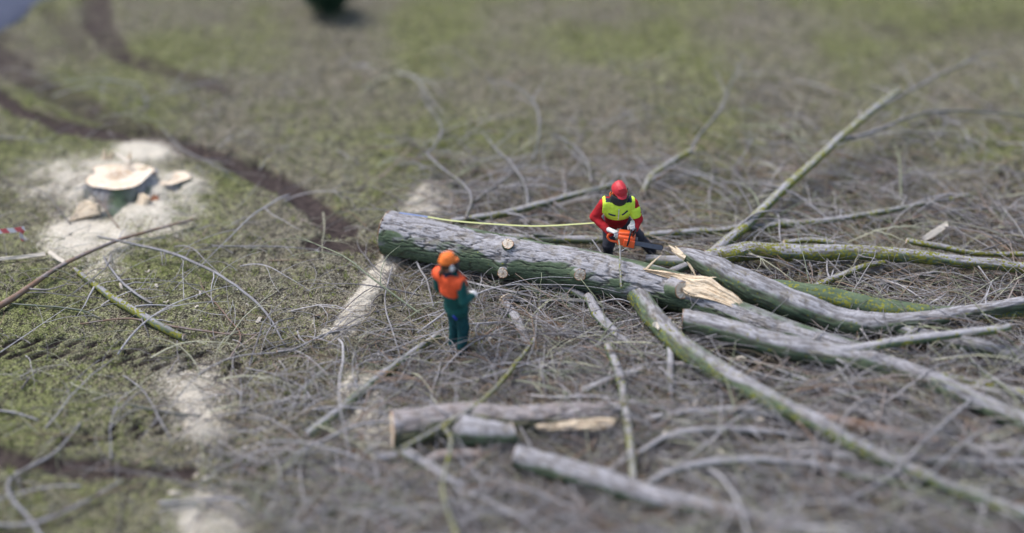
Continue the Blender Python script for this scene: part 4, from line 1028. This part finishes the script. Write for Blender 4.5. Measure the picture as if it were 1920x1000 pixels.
def boot(a, fwd, lab=3):
    a = np.array(a, float); f = np.array([fwd[0], fwd[1], 0.0]); f /= np.linalg.norm(f)
    return [cone(a + [0, 0, .10], .056, a + [0, 0, 0], .052, lab, .02), cone(a + [0, 0, -.035] - f * .045, .044, a + [0, 0, -.045] + f * .12, .042, lab, .03), cone(a + [0, 0, -.055] - f * .06, .03, a + [0, 0, -.058] + f * .16, .032, lab, .02)]

# ---- worker in the orange vest
g0 = P(855, 668, 0); zg = float(gz(g0[0], g0[1])[0])
w1 = empty('person', (g0[0], g0[1], zg), math.radians(-36)); w1.scale = (.97, .97, 1.06)
tag(w1, 'standing worker in orange helmet, orange vest and green trousers seen from behind, before the trunk', 'person')
hd1 = np.array([.0, -.115, 1.63]); M1 = rotm(math.radians(-16), math.radians(-6))
torso1 = [elli((0, -.055, 1.29), (.190, .128, .23), 1, .05), elli((0, -.02, 1.10), (.180, .140, .21), 1, .06), elli((0, .04, .90), (.185, .145, .18), 1, .06),
          cone((-.165, -.085, 1.395), .070, (.165, -.085, 1.395), .070, 1, .06), cone((0, -.10, 1.42), .07, hd1 + [0, -.01, -.06], .056, 1, .03)]
arms1 = [cone((.195, -.09, 1.385), .076, (.275, -.12, 1.13), .066, 1, .03), cone((.275, -.12, 1.13), .064, (.225, .13, 1.055), .048, 1, .02),
         cone((-.195, -.09, 1.385), .076, (-.24, -.05, 1.13), .066, 1, .03), cone((-.24, -.05, 1.13), .064, (-.15, .15, 1.06), .048, 1, .02)]
legs1 = []
for s, ky, ay in ((1, .09, .03), (-1, .11, .06)):
    legs1 += [cone((s * .075, .045, .88), .108, (s * .085, ky, .50), .086, 2, .03), cone((s * .085, ky, .50), .084, (s * .09, ay, .13), .072, 2, .03)] + boot((s * .09, ay, .09), (s * .25, 1))
neck1 = [cone((0, -.10, 1.44), .055, hd1 + [0, -.015, -.05], .053, 0, .02)]
# jacket skirt over the hips
skirt = [elli((0, .045, .80), (.190, .152, .12), 1, .05)]
solid('body', torso1[:4] + skirt + arms1 + legs1 + neck1 + head_prims(hd1, M1, 0, 3, 4), .0085, BM, wrinkle=.011, seed=3, parent=w1,
      relabel=lambda V, l: np.where((l == 1) & (V[:, 2] < .72 + .02 * np.sin(V[:, 0] * 30)) & (np.abs(V[:, 0]) < .2) & (V[:, 2] < .9), 2, l))
vclip = lambda X: np.maximum(np.maximum(1.13 + 0.5 * np.maximum(np.abs(X[:, 0]) - .13, 0) - X[:, 2], X[:, 2] - 1.475), np.abs(X[:, 0]) - (.252 + 0.0 * X[:, 2]))
solid('vest', torso1[:4] + [cone((-.205, -.088, 1.375), .078, (.205, -.088, 1.375), .078, 0, .06)], .008, [MATS['orange_vest']] * 2, clip=vclip, wrinkle=.012, inflate=.012, relabel=lambda V, l: l * 0, seed=5, parent=w1)
solid('collar', [cone((0, -.11, 1.455), .076, (0, -.11, 1.50), .070, 0, .03)], .007, [MATS['navy_cloth']], wrinkle=.004, parent=w1)
solid('hair', [elli(hd1 + M1 @ np.array((0, -.03, .0)), (.086, .092, .085), 0, .02, M1)], .007, [MATS['hair']], clip=lambda X: (X - hd1) @ M1[:, 1] - 0.01, wrinkle=.005, parent=w1)
solid('ponytail', [cone(hd1 + M1 @ np.array((0.01, -.095, -.04)), .024, hd1 + M1 @ np.array((.02, -.125, -.09)), .030, 0, .02), cone(hd1 + M1 @ np.array((.02, -.125, -.09)), .030, hd1 + M1 @ np.array((.025, -.125, -.165)), .014, 0, .02)], .007, [MATS['hair']], wrinkle=.010, parent=w1)
helmet(hd1 + M1 @ np.array((0, 0, .01)), M1, MATS['orange_shell'], MATS['white_plastic'], w1)
glove((.222, .150, 1.053), (-.25, 1, .05), (-.6, .1, -.8), (-.6, .2, .8), .75, MATS['glove_cloth'], w1)
glove((-.148, .165, 1.060), (.35, 1, .05), (.6, .1, -.8), (.6, .2, .8), .75, MATS['glove_cloth'], w1)
V, q = [], []
bk = []
Cc, Rr = crom([(.05, -.098, .80), (.08, -.09, .77), (.10, -.075, .73)], [.02, .026, .018], .02); V, q, t, *_ = tube_arrays(Cc, Rr, 8)
mat_cloth('blue_rag', (.03, .05, .30), .3); link('pocket_cloth', mk_mesh('pocket_cloth', V, q, t, mats=[MATS['blue_rag']]), w1)

# ---- worker with the chainsaw
g0 = P(1150, 505, 0); zg = float(gz(g0[0], g0[1])[0])
w2 = empty('person', (g0[0], g0[1], zg), math.radians(180)); w2.scale = (1.04, 1.04, 1.04)
tag(w2, 'bent worker in red helmet and yellow-green vest holding the chainsaw behind the trunk', 'person')
hd2 = np.array([.01, .205, 1.535]); M2 = rotm(math.radians(22), math.radians(-24))
torso2 = [elli((0, .13, 1.20), (.200, .145, .22), 8, .05, rotm(0, math.radians(-24))), elli((0, .03, 1.02), (.180, .140, .18), 8, .06), elli((0, -.05, .90), (.175, .145, .15), 8, .06),
          cone((-.16, .17, 1.335), .078, (.16, .17, 1.335), .078, 8, .05)]
arms2 = [cone((.21, .17, 1.31), .080, (.335, .14, 1.06), .070, 8, .03), cone((.335, .14, 1.06), .068, (.115, .37, .925), .050, 8, .02),
         cone((-.21, .17, 1.31), .080, (-.30, .20, 1.06), .070, 8, .03), cone((-.30, .20, 1.06), .066, (-.235, .40, 1.02), .050, 8, .02)]
legs2 = [cone((.095, -.06, .88), .105, (.10, .06, .50), .085, 9, .03), cone((.10, .06, .50), .083, (.09, -.03, .14), .072, 9, .03)] + boot((.09, -.03, .09), (.1, 1)) + \
        [cone((-.095, -.06, .88), .108, (-.36, -.10, .54), .086, 9, .03), cone((-.36, -.10, .54), .083, (-.60, -.28, .15), .070, 9, .03)] + boot((-.61, -.29, .09), (-.6, .9))
neck2 = [cone((0, .16, 1.36), .058, hd2 + [0, -.03, -.04], .055, 0, .02)]
solid('body', torso2 + arms2 + legs2 + neck2 + head_prims(hd2, M2, 0, 3, 4), .0085, BM, wrinkle=.011, seed=13, parent=w2)
v2clip = lambda X: np.maximum(np.maximum(1.045 + 0.10 * (X[:, 1] - .15) - X[:, 2], X[:, 2] - 1.415), np.abs(X[:, 0]) - .235)
solid('vest', torso2 + [cone((.17, .17, 1.325), .084, (.245, .165, 1.25), .080, 0, .03), cone((-.17, .17, 1.325), .084, (-.245, .165, 1.25), .080, 0, .03)], .008, [MATS['yellow_vest'], MATS['navy_cloth']], clip=v2clip, wrinkle=.010, inflate=.012, seed=15, parent=w2,
      relabel=lambda V, l: np.where((V[:, 2] - 0.55 * (V[:, 1] - .17) > 1.335) & (np.abs(V[:, 0]) > .05) & (np.abs(V[:, 0]) < .19), 1, 0))
for s in (-1, 1):
    a, b = (np.array((.21, .17, 1.31)), np.array((.335, .14, 1.06))) if s > 0 else (np.array((-.21, .17, 1.31)), np.array((-.285, .20, 1.06)))
    if s < 0: solid('sleeve_band', [cone(a + (b - a) * .34, .088, a + (b - a) * .68, .083, 0, .02)], .007, [MATS['yellow_vest']], wrinkle=.004, parent=w2)
# slanted pocket flaps, zip and belt
def strip(name, pts, w, th, mat, parent, nrm=(0, 1, 0.3)):
    C_, _ = crom(pts, [0] * len(pts), 0.02); n_ = np.array(nrm, float); n_ /= np.linalg.norm(n_)
    T_ = np.gradient(C_, axis=0); T_ /= np.linalg.norm(T_, axis=1)[:, None]; s_ = np.cross(T_, n_); s_ /= np.linalg.norm(s_, axis=1)[:, None]
    nn = np.cross(s_, T_)
    V = np.stack([C_ - s_ * w / 2 - nn * th / 2, C_ + s_ * w / 2 - nn * th / 2, C_ + s_ * w / 2 + nn * th / 2, C_ - s_ * w / 2 + nn * th / 2], 1)
    M_ = len(C_); id_ = np.arange(M_ * 4).reshape(M_, 4)
    q = np.stack([id_[:-1], np.roll(id_[:-1], -1, 1), np.roll(id_[1:], -1, 1), id_[1:]], -1).reshape(-1, 4)
    q = np.concatenate([q, [id_[0][::-1]], [id_[-1]]])
    return link(name, mk_mesh(name, V.reshape(-1, 3), q, smooth=False, mats=[mat]), parent)
# points on the vest front
def front(x, z):
    best = .1
    for y in np.arange(.5, 0.0, -.004):
        X = np.array([[x, y, z]]); d = min(float(pdist(p, X)[0]) for p in torso2)
        if d < .016: best = y; break
    return np.array([x, best + .006, z])
strip('pocket_zip', [front(.145, 1.195), front(.10, 1.187), front(.045, 1.180)], .022, .008, MATS['navy_cloth'], w2)
strip('pocket_zip', [front(-.05, 1.195), front(-.09, 1.225), front(-.13, 1.255)], .022, .008, MATS['navy_cloth'], w2)
strip('front_zip', [front(0, 1.30), front(0, 1.22), front(0, 1.14), front(0, 1.08)], .012, .008, MATS['glove_cloth'], w2)
solid('collar', [cone((-.05, .19, 1.40), .05, (.05, .19, 1.40), .05, 0, .03)], .008, [MATS['navy_cloth']], wrinkle=.004, parent=w2)
helmet(hd2 + M2 @ np.array((0, 0, .01)), M2, MATS['red_shell'], MATS['orange_plastic'], w2)

# ---- chainsaw, built along its own x axis (bar to +x), held in front of the worker
mat_plain('saw_orange', (.78, .11, .025), .4, .5); mat_plain('bar_steel', (.11, .125, .17), .45, .5, .2); mat_plain('saw_grey', (.10, .10, .105), .5)
def bevel_box(name, size, loc, mat, parent, bev=.015, rot=(0, 0, 0), taper=None):
    bm = bmesh.new(); bmesh.ops.create_cube(bm, size=1)
    for v in bm.verts:
        if taper and v.co.x > 0: v.co.y *= taper; v.co.z *= taper
        v.co = Vector((v.co.x * size[0], v.co.y * size[1], v.co.z * size[2]))
    bmesh.ops.bevel(bm, geom=list(bm.edges), offset=bev, segments=3, affect='EDGES', profile=.6)
    me = bpy.data.meshes.new(name); bm.to_mesh(me); bm.free(); me.materials.append(mat)
    for p in me.polygons: p.use_smooth = True
    o = link(name, me, parent); o.location = loc; o.rotation_euler = rot; return o
def bar_tube(name, pts, r, mat, parent, sides=8):
    Cc, Rr = crom(pts, [r] * len(pts), .02); V, q, t, *_ = tube_arrays(Cc, Rr, sides)
    return link(name, mk_mesh(name, V, q, t, mats=[mat]), parent)
Mw2 = Matrix.Translation(w2.location) @ Matrix.Rotation(math.pi, 4, 'Z') @ Matrix.Scale(1.04, 4)
sawc = Mw2 @ Vector((-.10, .45, .88))
cs = empty('chainsaw', sawc); cs.rotation_euler = (math.radians(-8), math.radians(5), math.radians(-10))
tag(cs, 'orange chainsaw with dark bar held by the worker in the red helmet', 'chainsaw')
bd = bevel_box('body', (.26, .19, .17), (.02, 0, 0), MATS['saw_orange'], cs, .03)
bevel_box('top_cover', (.20, .13, .07), (-.01, 0, .10), MATS['saw_orange'], cs, .025, (0, math.radians(-8), 0), .8)
bevel_box('bar_cover', (.17, .03, .12), (.07, -.105, -.02), MATS['saw_orange'], cs, .012)
bevel_box('starter_cover', (.15, .03, .14), (.0, .107, .0), MATS['saw_grey'], cs, .012)
bevel_box('muffler', (.05, .12, .10), (.165, 0, -.01), MATS['saw_grey'], cs, .015)
bar_tube('rear_handle', [(-.09, 0, .06), (-.16, 0, .085), (-.24, 0, .05), (-.265, 0, -.02), (-.21, 0, -.07), (-.08, 0, -.07)], .018, MATS['saw_orange'], cs)
bar_tube('front_handle', [(.05, -.115, -.05), (.06, -.125, .06), (.065, -.09, .155), (.065, 0, .175), (.06, .09, .155), (.05, .125, .04), (.04, .115, -.05)], .014, MATS['black_plastic'], cs)
bevel_box('hand_guard', (.014, .17, .11), (.125, -.01, .15), MATS['black_plastic'], cs, .006, (0, math.radians(18), 0))
def bar_plate(name, L0, L1, w, th, mat, yo):
    n = 12; out = []
    top = [(L0, w * .85)] + [(L1 + w * math.sin(a), w * math.cos(a)) for a in np.linspace(0, math.pi, n)] + [(L0, -w * .85)]
    V = [(x, yo - th / 2, z) for x, z in top] + [(x, yo + th / 2, z) for x, z in top]; m = len(top)
    q = [[k, (k + 1) % m, (k + 1) % m + m, k + m] for k in range(m)]
    ct = [(.5 * (L0 + L1), yo - th / 2, 0), (.5 * (L0 + L1), yo + th / 2, 0)]
    V += ct; t = [[2 * m, (k + 1) % m, k] for k in range(m)] + [[2 * m + 1, k + m, (k + 1) % m + m] for k in range(m)]
    return link(name, mk_mesh(name, V, q, t, smooth=False, mats=[mat]), cs)
bar_plate('guide_bar', .12, .54, .040, .010, MATS['bar_steel'], -.085)
ch = bar_plate('chain', .12, .54, .047, .005, MATS['black_plastic'], -.085)

# hands on the saw
bpy.context.view_layer.update()
Ms = Matrix.LocRotScale(cs.location, cs.rotation_euler, None); inv2 = Mw2.inverted()
def in2(v): return np.array(inv2 @ (Ms @ Vector(v)))
def d2(v): return np.array(inv2.to_3x3() @ (Ms.to_3x3() @ Vector(v)))
rh = in2((-.20, 0, .075)); lh = in2((.063, .03, .172))
# right hand from behind over the rear handle, left hand over the front handle
fr = rh - np.array((.185, .36, .93)); fl_ = lh - np.array((-.155, .40, 1.02))
glove(rh - d2((.5, .2, .15)) * .045 + np.array([0, 0, .035]), d2((.75, -.55, .1)), (0, .15, -1), d2((.6, .7, .0)), 1.05, MATS['glove_cloth'], w2)
glove(lh - d2((.1, .9, .3)) * -.075 + np.array([0, 0, .03]), d2((.0, -.9, .05)), d2((.4, .0, -1)), d2((-1, 0, 0)), 1.05, MATS['glove_cloth'], w2)

# ---- measuring tape from the trunk end to the worker's hip
mat_plain('tape_yellow', (.42, .45, .17), .5, scuff=.05); mat_plain('tape_blue', (.09, .15, .32), .5, scuff=.05)
hip = np.array(Mw2 @ Vector((.24, .10, .93)))
tp = empty('measuring_tape', tuple(P(750, 400, 0)))
tag(tp, 'yellow measuring tape stretched from the trunk end to the sawing worker', 'tape measure')
a0, a1, a2 = P(749, 399, .77), P(802, 407, .77), P(848, 414, .77)
put(strip('tape_ribbon', [a1, a2, P(920, 420, .80), P(1010, 424, .84), hip], .022, .004, MATS['tape_yellow'], None, (0, -.5, 1)), tp)
put(strip('tape_end', [a0, (a0 + a1) / 2, a1], .024, .005, MATS['tape_blue'], None, (0, -.5, 1)), tp)

# ------------------------------------------------------------------ the stump and its offcuts
def stump(name, cpx, ztop, r, seed, parent=None, stretch=1.0, notch=None, tilt=(0, 0), algae=.85):
    c = P(*cpx, ztop); n = 96; zs = np.linspace(-.12, 1, 26)
    th = np.arange(n) / n * 2 * math.pi
    lob = 1 + .42 * (fbm(np.stack([np.cos(th) * 1.3 + seed, np.sin(th) * 1.3, 0 * th], -1), 2, seed) - .5) * 2 + .07 * np.cos(3 * th + seed)
    V, cr = [], []
    for z in zs:
        fl = 1 + .42 * (1 - max(z, 0)) ** 2.2 * (1 + .5 * np.cos(5 * th + seed * 2))
        f = np.abs(fbm(np.stack([np.cos(th) * 9, np.sin(th) * 9, 0 * th + z * 1.6], -1), 2, seed + 2) - .5) * 2; k = 1 - sstep(0, .28, f)
        R_ = r * lob * fl - .03 * k
        zz = z * ztop + (tilt[0] * np.cos(th) + tilt[1] * np.sin(th)) * r * max(z, 0)
        V.append(np.stack([c[0] + R_ * np.cos(th) * stretch, c[1] + R_ * np.sin(th), zz], -1)); cr.append(k)
    V = np.array(V).reshape(-1, 3); m = len(zs); id_ = np.arange(m * n).reshape(m, n)
    q = np.stack([id_[:-1], np.roll(id_[:-1], -1, 1), np.roll(id_[1:], -1, 1), id_[1:]], -1).reshape(-1, 4)
    nz_ = fbm(V * 3, 3, seed)
    me = mk_mesh(name, V, q, mats=[MATS['bark']], attrs={'algae': np.clip(algae + .8 * (nz_ - .5), 0, 1), 'lichen': 0 * nz_, 'crack': np.array(cr).ravel() * .8, 'bc': (V - c) * np.array([1, 1, .25])})
    o = link(name, me, parent)
    Vt, rg = [], []
    for ri in (1.0, .85, .65, .4, .2):
        z = ztop + .004 + (tilt[0] * np.cos(th) + tilt[1] * np.sin(th)) * r * ri + .015 * (fbm(np.stack([np.cos(th) * ri * 4, np.sin(th) * ri * 4, 0 * th], -1), 3, seed + 7) - .5)
        Vt.append(np.stack([c[0] + r * lob * ri * np.cos(th) * stretch * 1.005, c[1] + r * lob * ri * np.sin(th) * 1.005, z], -1)); rg.append(np.full(n, ri * .9))
    Vt = np.array(Vt).reshape(-1, 3); id2 = np.arange(5 * n).reshape(5, n)
    q2 = np.stack([id2[:-1], np.roll(id2[:-1], -1, 1), np.roll(id2[1:], -1, 1), id2[1:]], -1).reshape(-1, 4)
    Vt = np.vstack([Vt, [[c[0], c[1], ztop]]]); t2 = [[5 * n, id2[-1, k], id2[-1, (k + 1) % n]] for k in range(n)]
    ct = link('cut_face', mk_mesh('cut_face', Vt, q2, t2, smooth=False, mats=[MATS['sawn_wood']], attrs={'ring': np.append(np.concatenate(rg), [0])}), parent if parent else o)
    return o, ct
st = empty('tree_stump', tuple(P(222, 345, 0)))
tag(st, 'wide freshly cut tree stump with cream top ringed by sawdust', 'tree stump')
for nm, a in (('bole', ((221, 326), .25, .52, 4, 1.05, (.08, -.12))), ('root_flare', ((325, 335), .10, .30, 9, 1.15, (.10, -.14)))):
    o, ct = stump(nm, a[0], a[1], a[2], a[3], stretch=a[4], tilt=a[5], algae=.42)
    ct.parent = o; put(o, st)
for x, y, z, dx, dy, dz, r in ((196, 300, .30, .02, .05, .16, .05), (206, 298, .30, .05, .02, .12, .045), (240, 303, .32, .06, .03, .14, .05), (262, 318, .30, .12, -.02, .05, .05), (282, 330, .22, .10, -.02, .07, .05)):
    a = P(x, y, z - .06); V, q, t, *_ = tube_arrays(*crom([a, a + np.array([dx, dy, dz]) * .6, a + np.array([dx, dy, dz]) * 1.3], [r, r * .7, .006], .03), 6)
    put(link('splinter', mk_mesh('splinter', V, q, t, smooth=False, mats=[MATS['fresh_wood']])), st)
def chunk(label, up, lo, thick, cat='wood piece', name='wood_chunk', seed=1, nu=16, nv=8, mat='fresh_wood'):
    o = slab(name, PP(up), PP(lo), thick, seed=seed, nu=nu, nv=nv, rough=.012, mat=mat); return tag(o, label, cat)
mat_plain('rust_wood', (.20, .075, .035), .8, scuff=.5); mat_plain('pale_wood', (.54, .48, .40), .7, scuff=.18)
chunk('wedge of pinkish sawn wood lying in front of the stump', [(150, 378, .22), (166, 376, .22), (180, 385, .2)], [(130, 415, .04), (158, 407, .05), (188, 402, .06)], .12, seed=31)
chunk('small pointed offcut of wood below the stump', [(262, 366, .2), (268, 362, .22), (276, 372, .2)], [(250, 390, .03), (266, 392, .03), (280, 386, .04)], .08, seed=32)
chunk('rusty brown rotten lump beside the stump', [(284, 368, .12), (292, 366, .12), (299, 372, .1)], [(276, 388, .02), (288, 391, .02), (298, 386, .03)], .08, seed=33, mat='rust_wood')
chunk('white sliver standing against the back of the stump top', [(214, 284, .46), (228, 290, .46), (245, 302, .44)], [(216, 290, .42), (228, 298, .41), (240, 307, .40)], .05, seed=34, mat='pale_wood')
chunk('long pale split board at the left edge below the barrier tape', [(-20, 484, .08), (40, 479, .08), (84, 473, .07)], [(-20, 490, .04), (40, 485, .04), (86, 479, .04)], .04, 'board', 'split_board', 35, 24, 6, 'pale_wood')
chunk('short white split board next to the mossy green stick', [(95, 469, .10), (110, 480, .08), (122, 488, .06)], [(89, 474, .07), (105, 486, .05), (118, 493, .03)], .03, 'board', 'split_board', 36, 14, 6, 'pale_wood')
chunk('pale broken slab leaning on twigs behind the far lichen limb', [(1727, 446, .30), (1750, 430, .34), (1776, 414, .36)], [(1734, 452, .26), (1756, 441, .28), (1778, 424, .32)], .04, 'wood piece', 'wood_piece', 37, 16, 6, 'pale_wood')
chunk('white upright splinter before the forked limb', [(1314, 622, .36), (1318, 624, .36)], [(1320, 650, .22), (1328, 656, .2)], .03, 'splinter', 'splinter', 38, 10, 6, 'pale_wood')
chunk('long pale splinter lying under the torn limb', [(1532, 615, .3), (1555, 625, .28), (1580, 634, .24)], [(1534, 620, .27), (1555, 630, .25), (1580, 638, .22)], .03, 'splinter', 'splinter', 39, 14, 5, 'pale_wood')
chunk('white chip of sapwood on the long green-grey limb', [(1226, 606, .62), (1232, 604, .62), (1236, 614, .60)], [(1224, 612, .58), (1230, 614, .57), (1235, 618, .57)], .02, 'wood piece', 'wood_chip', 40, 8, 5, 'pale_wood')
chunk('cream splinter on the twigs below the sawn forked limb', [(1483, 690, .3), (1489, 692, .3)], [(1490, 716, .22), (1497, 722, .2)], .03, 'splinter', 'splinter', 41, 10, 6)
chunk('orange-brown slab of bark in the twigs below the trunk', [(944, 556, .2), (955, 550, .22), (960, 552, .2)], [(934, 566, .12), (946, 566, .12), (958, 560, .14)], .04, 'bark', 'bark_piece', 42, 10, 6)
chunk('pale split wedge under the trunk near the middle', [(978, 528, .18), (990, 522, .2), (996, 526, .2)], [(978, 538, .12), (988, 539, .12), (996, 534, .14)], .05, 'wood piece', 'wood_chunk', 43, 10, 6)
chunk('brown bark plate in the brushwood before the trunk', [(1060, 625, .14), (1085, 620, .15), (1108, 618, .14)], [(1062, 632, .10), (1086, 629, .10), (1106, 625, .10)], .03, 'bark', 'bark_piece', 44, 12, 5, 'rust_wood')

# loose chips
cp = []
for k in range(6):
    rs = np.random.default_rng(900 + k); L_, W_ = .05 + .07 * rs.random(), .02 + .02 * rs.random()
    nu_, V = 5, []
    for i in range(nu_):
        x = (i / (nu_ - 1) - .5) * L_; zc = .012 * math.sin(i * 1.3 + k); wd = W_ * (.5 + .5 * math.sin(math.pi * (i + .7) / nu_)) * .5
        V += [(x, -wd, zc), (x, wd, zc + .004), (x, wd, zc + .014), (x, -wd, zc + .012)]
    id_ = np.arange(nu_ * 4).reshape(nu_, 4)
    q = np.concatenate([np.stack([id_[:-1], np.roll(id_[:-1], -1, 1), np.roll(id_[1:], -1, 1), id_[1:]], -1).reshape(-1, 4), [id_[0][::-1]], [id_[-1]]])
    cp.append(mk_mesh('wood_chip', V, q, smooth=False, mats=[MATS['pale_wood']]))
CH = [('pale wood chip in the cluster beside the forked limb at right', 'chips beside the forked limb', 1725, 708, 40, 18, 14, .25), ('pale wood chip in the twigs below the far lichen limb', 'chips below the far limb', 1620, 530, 150, 45, 26, .15),
      ('pale wood chip on the brushwood heap at lower right', 'chips on the front heap', 1500, 800, 330, 110, 26, .45), ('pale wood chip at the feet of the sawing worker', 'chips by the sawing worker', 1200, 488, 40, 16, 9, .1),
      ('pale wood chip among the twigs in front of the trunk', 'chips before the trunk', 1080, 620, 130, 60, 14, .15), ('wood chip in the sawdust around the stump', 'chips around the stump', 230, 400, 130, 60, 14, .04),
      ('wood chip on the churned ground at lower left', 'chips at lower left', 400, 880, 90, 60, 16, .04), ('white wood chip on the open grass at left', 'chips on the left grass', 330, 570, 230, 90, 12, .04)]
for lab, grp, cx, cy, sx, sy, n_, hz in CH:
    for k in range(n_):
        x, y = cx + rng.normal() * sx * .55, cy + rng.normal() * sy * .55
        o = bpy.data.objects.new('wood_chip', cp[rng.integers(6)]); sc.collection.objects.link(o)
        p_ = P(x, y, 0); p_[2] = float(gz(p_[0], p_[1])[0]) + .01
        if hz > .1: p_ = P(x, y, hz * (.5 + .6 * rng.random()))
        o.location = p_; o.rotation_euler = (rng.normal() * .3, rng.normal() * .3, rng.random() * 6.28); o.scale = (.8 + .8 * rng.random(),) * 3
        tag(o, lab, 'wood chip', grp)

# barrier tape at the left edge
def mat_tape():
    s = NT('barrier_tape', .5, .4)
    sp = s.n('ShaderNodeSeparateXYZ'); s.l(s.coord(), sp.inputs[0])
    m = s.math('FRACT', s.math('MULTIPLY', s.math('ADD', sp.outputs[0], s.math('MULTIPLY', sp.outputs[2], .8)), 4.6), 0)
    s.color(s.mix(s.val(m, .45, .55), (.55, .53, .54), (.48, .09, .09))); return s.m
mat_tape()
bt = empty('barrier_tape', tuple(P(20, 452, 0)))
tag(bt, 'red and white striped barrier tape at the left edge beside the sawdust', 'barrier tape')
put(strip('tape_ribbon', [P(-30, 437, .35), P(0, 434, .36), P(25, 432, .36), P(46, 429, .36)], .075, .004, MATS['barrier_tape'], None, (0, -.9, .4)), bt)
put(strip('tape_tail', [P(44, 430, .36), P(40, 440, .25), P(44, 452, .12)], .06, .004, MATS['barrier_tape'], None, (0.2, -.9, .4)), bt)

# dark shrub at the top edge
def mat_leaf():
    s = NT('shrub_leaf', .6, .3); s.color(s.ramp(s.attr('tint'), [(0, (.015, .035, .018)), (.6, (.03, .07, .035)), (1, (.06, .11, .05))])); return s.m
mat_leaf()
c0 = P(612, 34, 0)
sh = empty('evergreen_shrub', tuple(c0)); tag(sh, 'dark evergreen shrub at the top edge of the field', 'shrub')
n_ = 9000; d_ = rng.normal(size=(n_, 3)); d_ /= np.linalg.norm(d_, axis=1)[:, None]
rr = rng.random(n_) ** .4; lump = .75 + .5 * fbm(d_ * 2.2, 3, 91)
Cn = c0 + np.array([0, .3, .62]) + d_ * (rr * lump)[:, None] * np.array([.55, .5, .66]); Cn[:, 2] = np.maximum(Cn[:, 2], .03)
fo = flakes('foliage', Cn, .06 + .05 * rng.random(n_), .03 + .02 * rng.random(n_), (rng.random(n_) - .3) * 1.6, rng.random(n_), MATS['shrub_leaf']); put(fo, sh)
for k in range(5):
    a = k * 1.26; put(bar_tube('stem', [c0 + np.array([0, .3, -.02]), c0 + np.array([.1 * math.cos(a), .3 + .1 * math.sin(a), .35]), c0 + np.array([.3 * math.cos(a), .3 + .3 * math.sin(a), .9])], .018, MATS['twig_bark'], None, 6), sh)
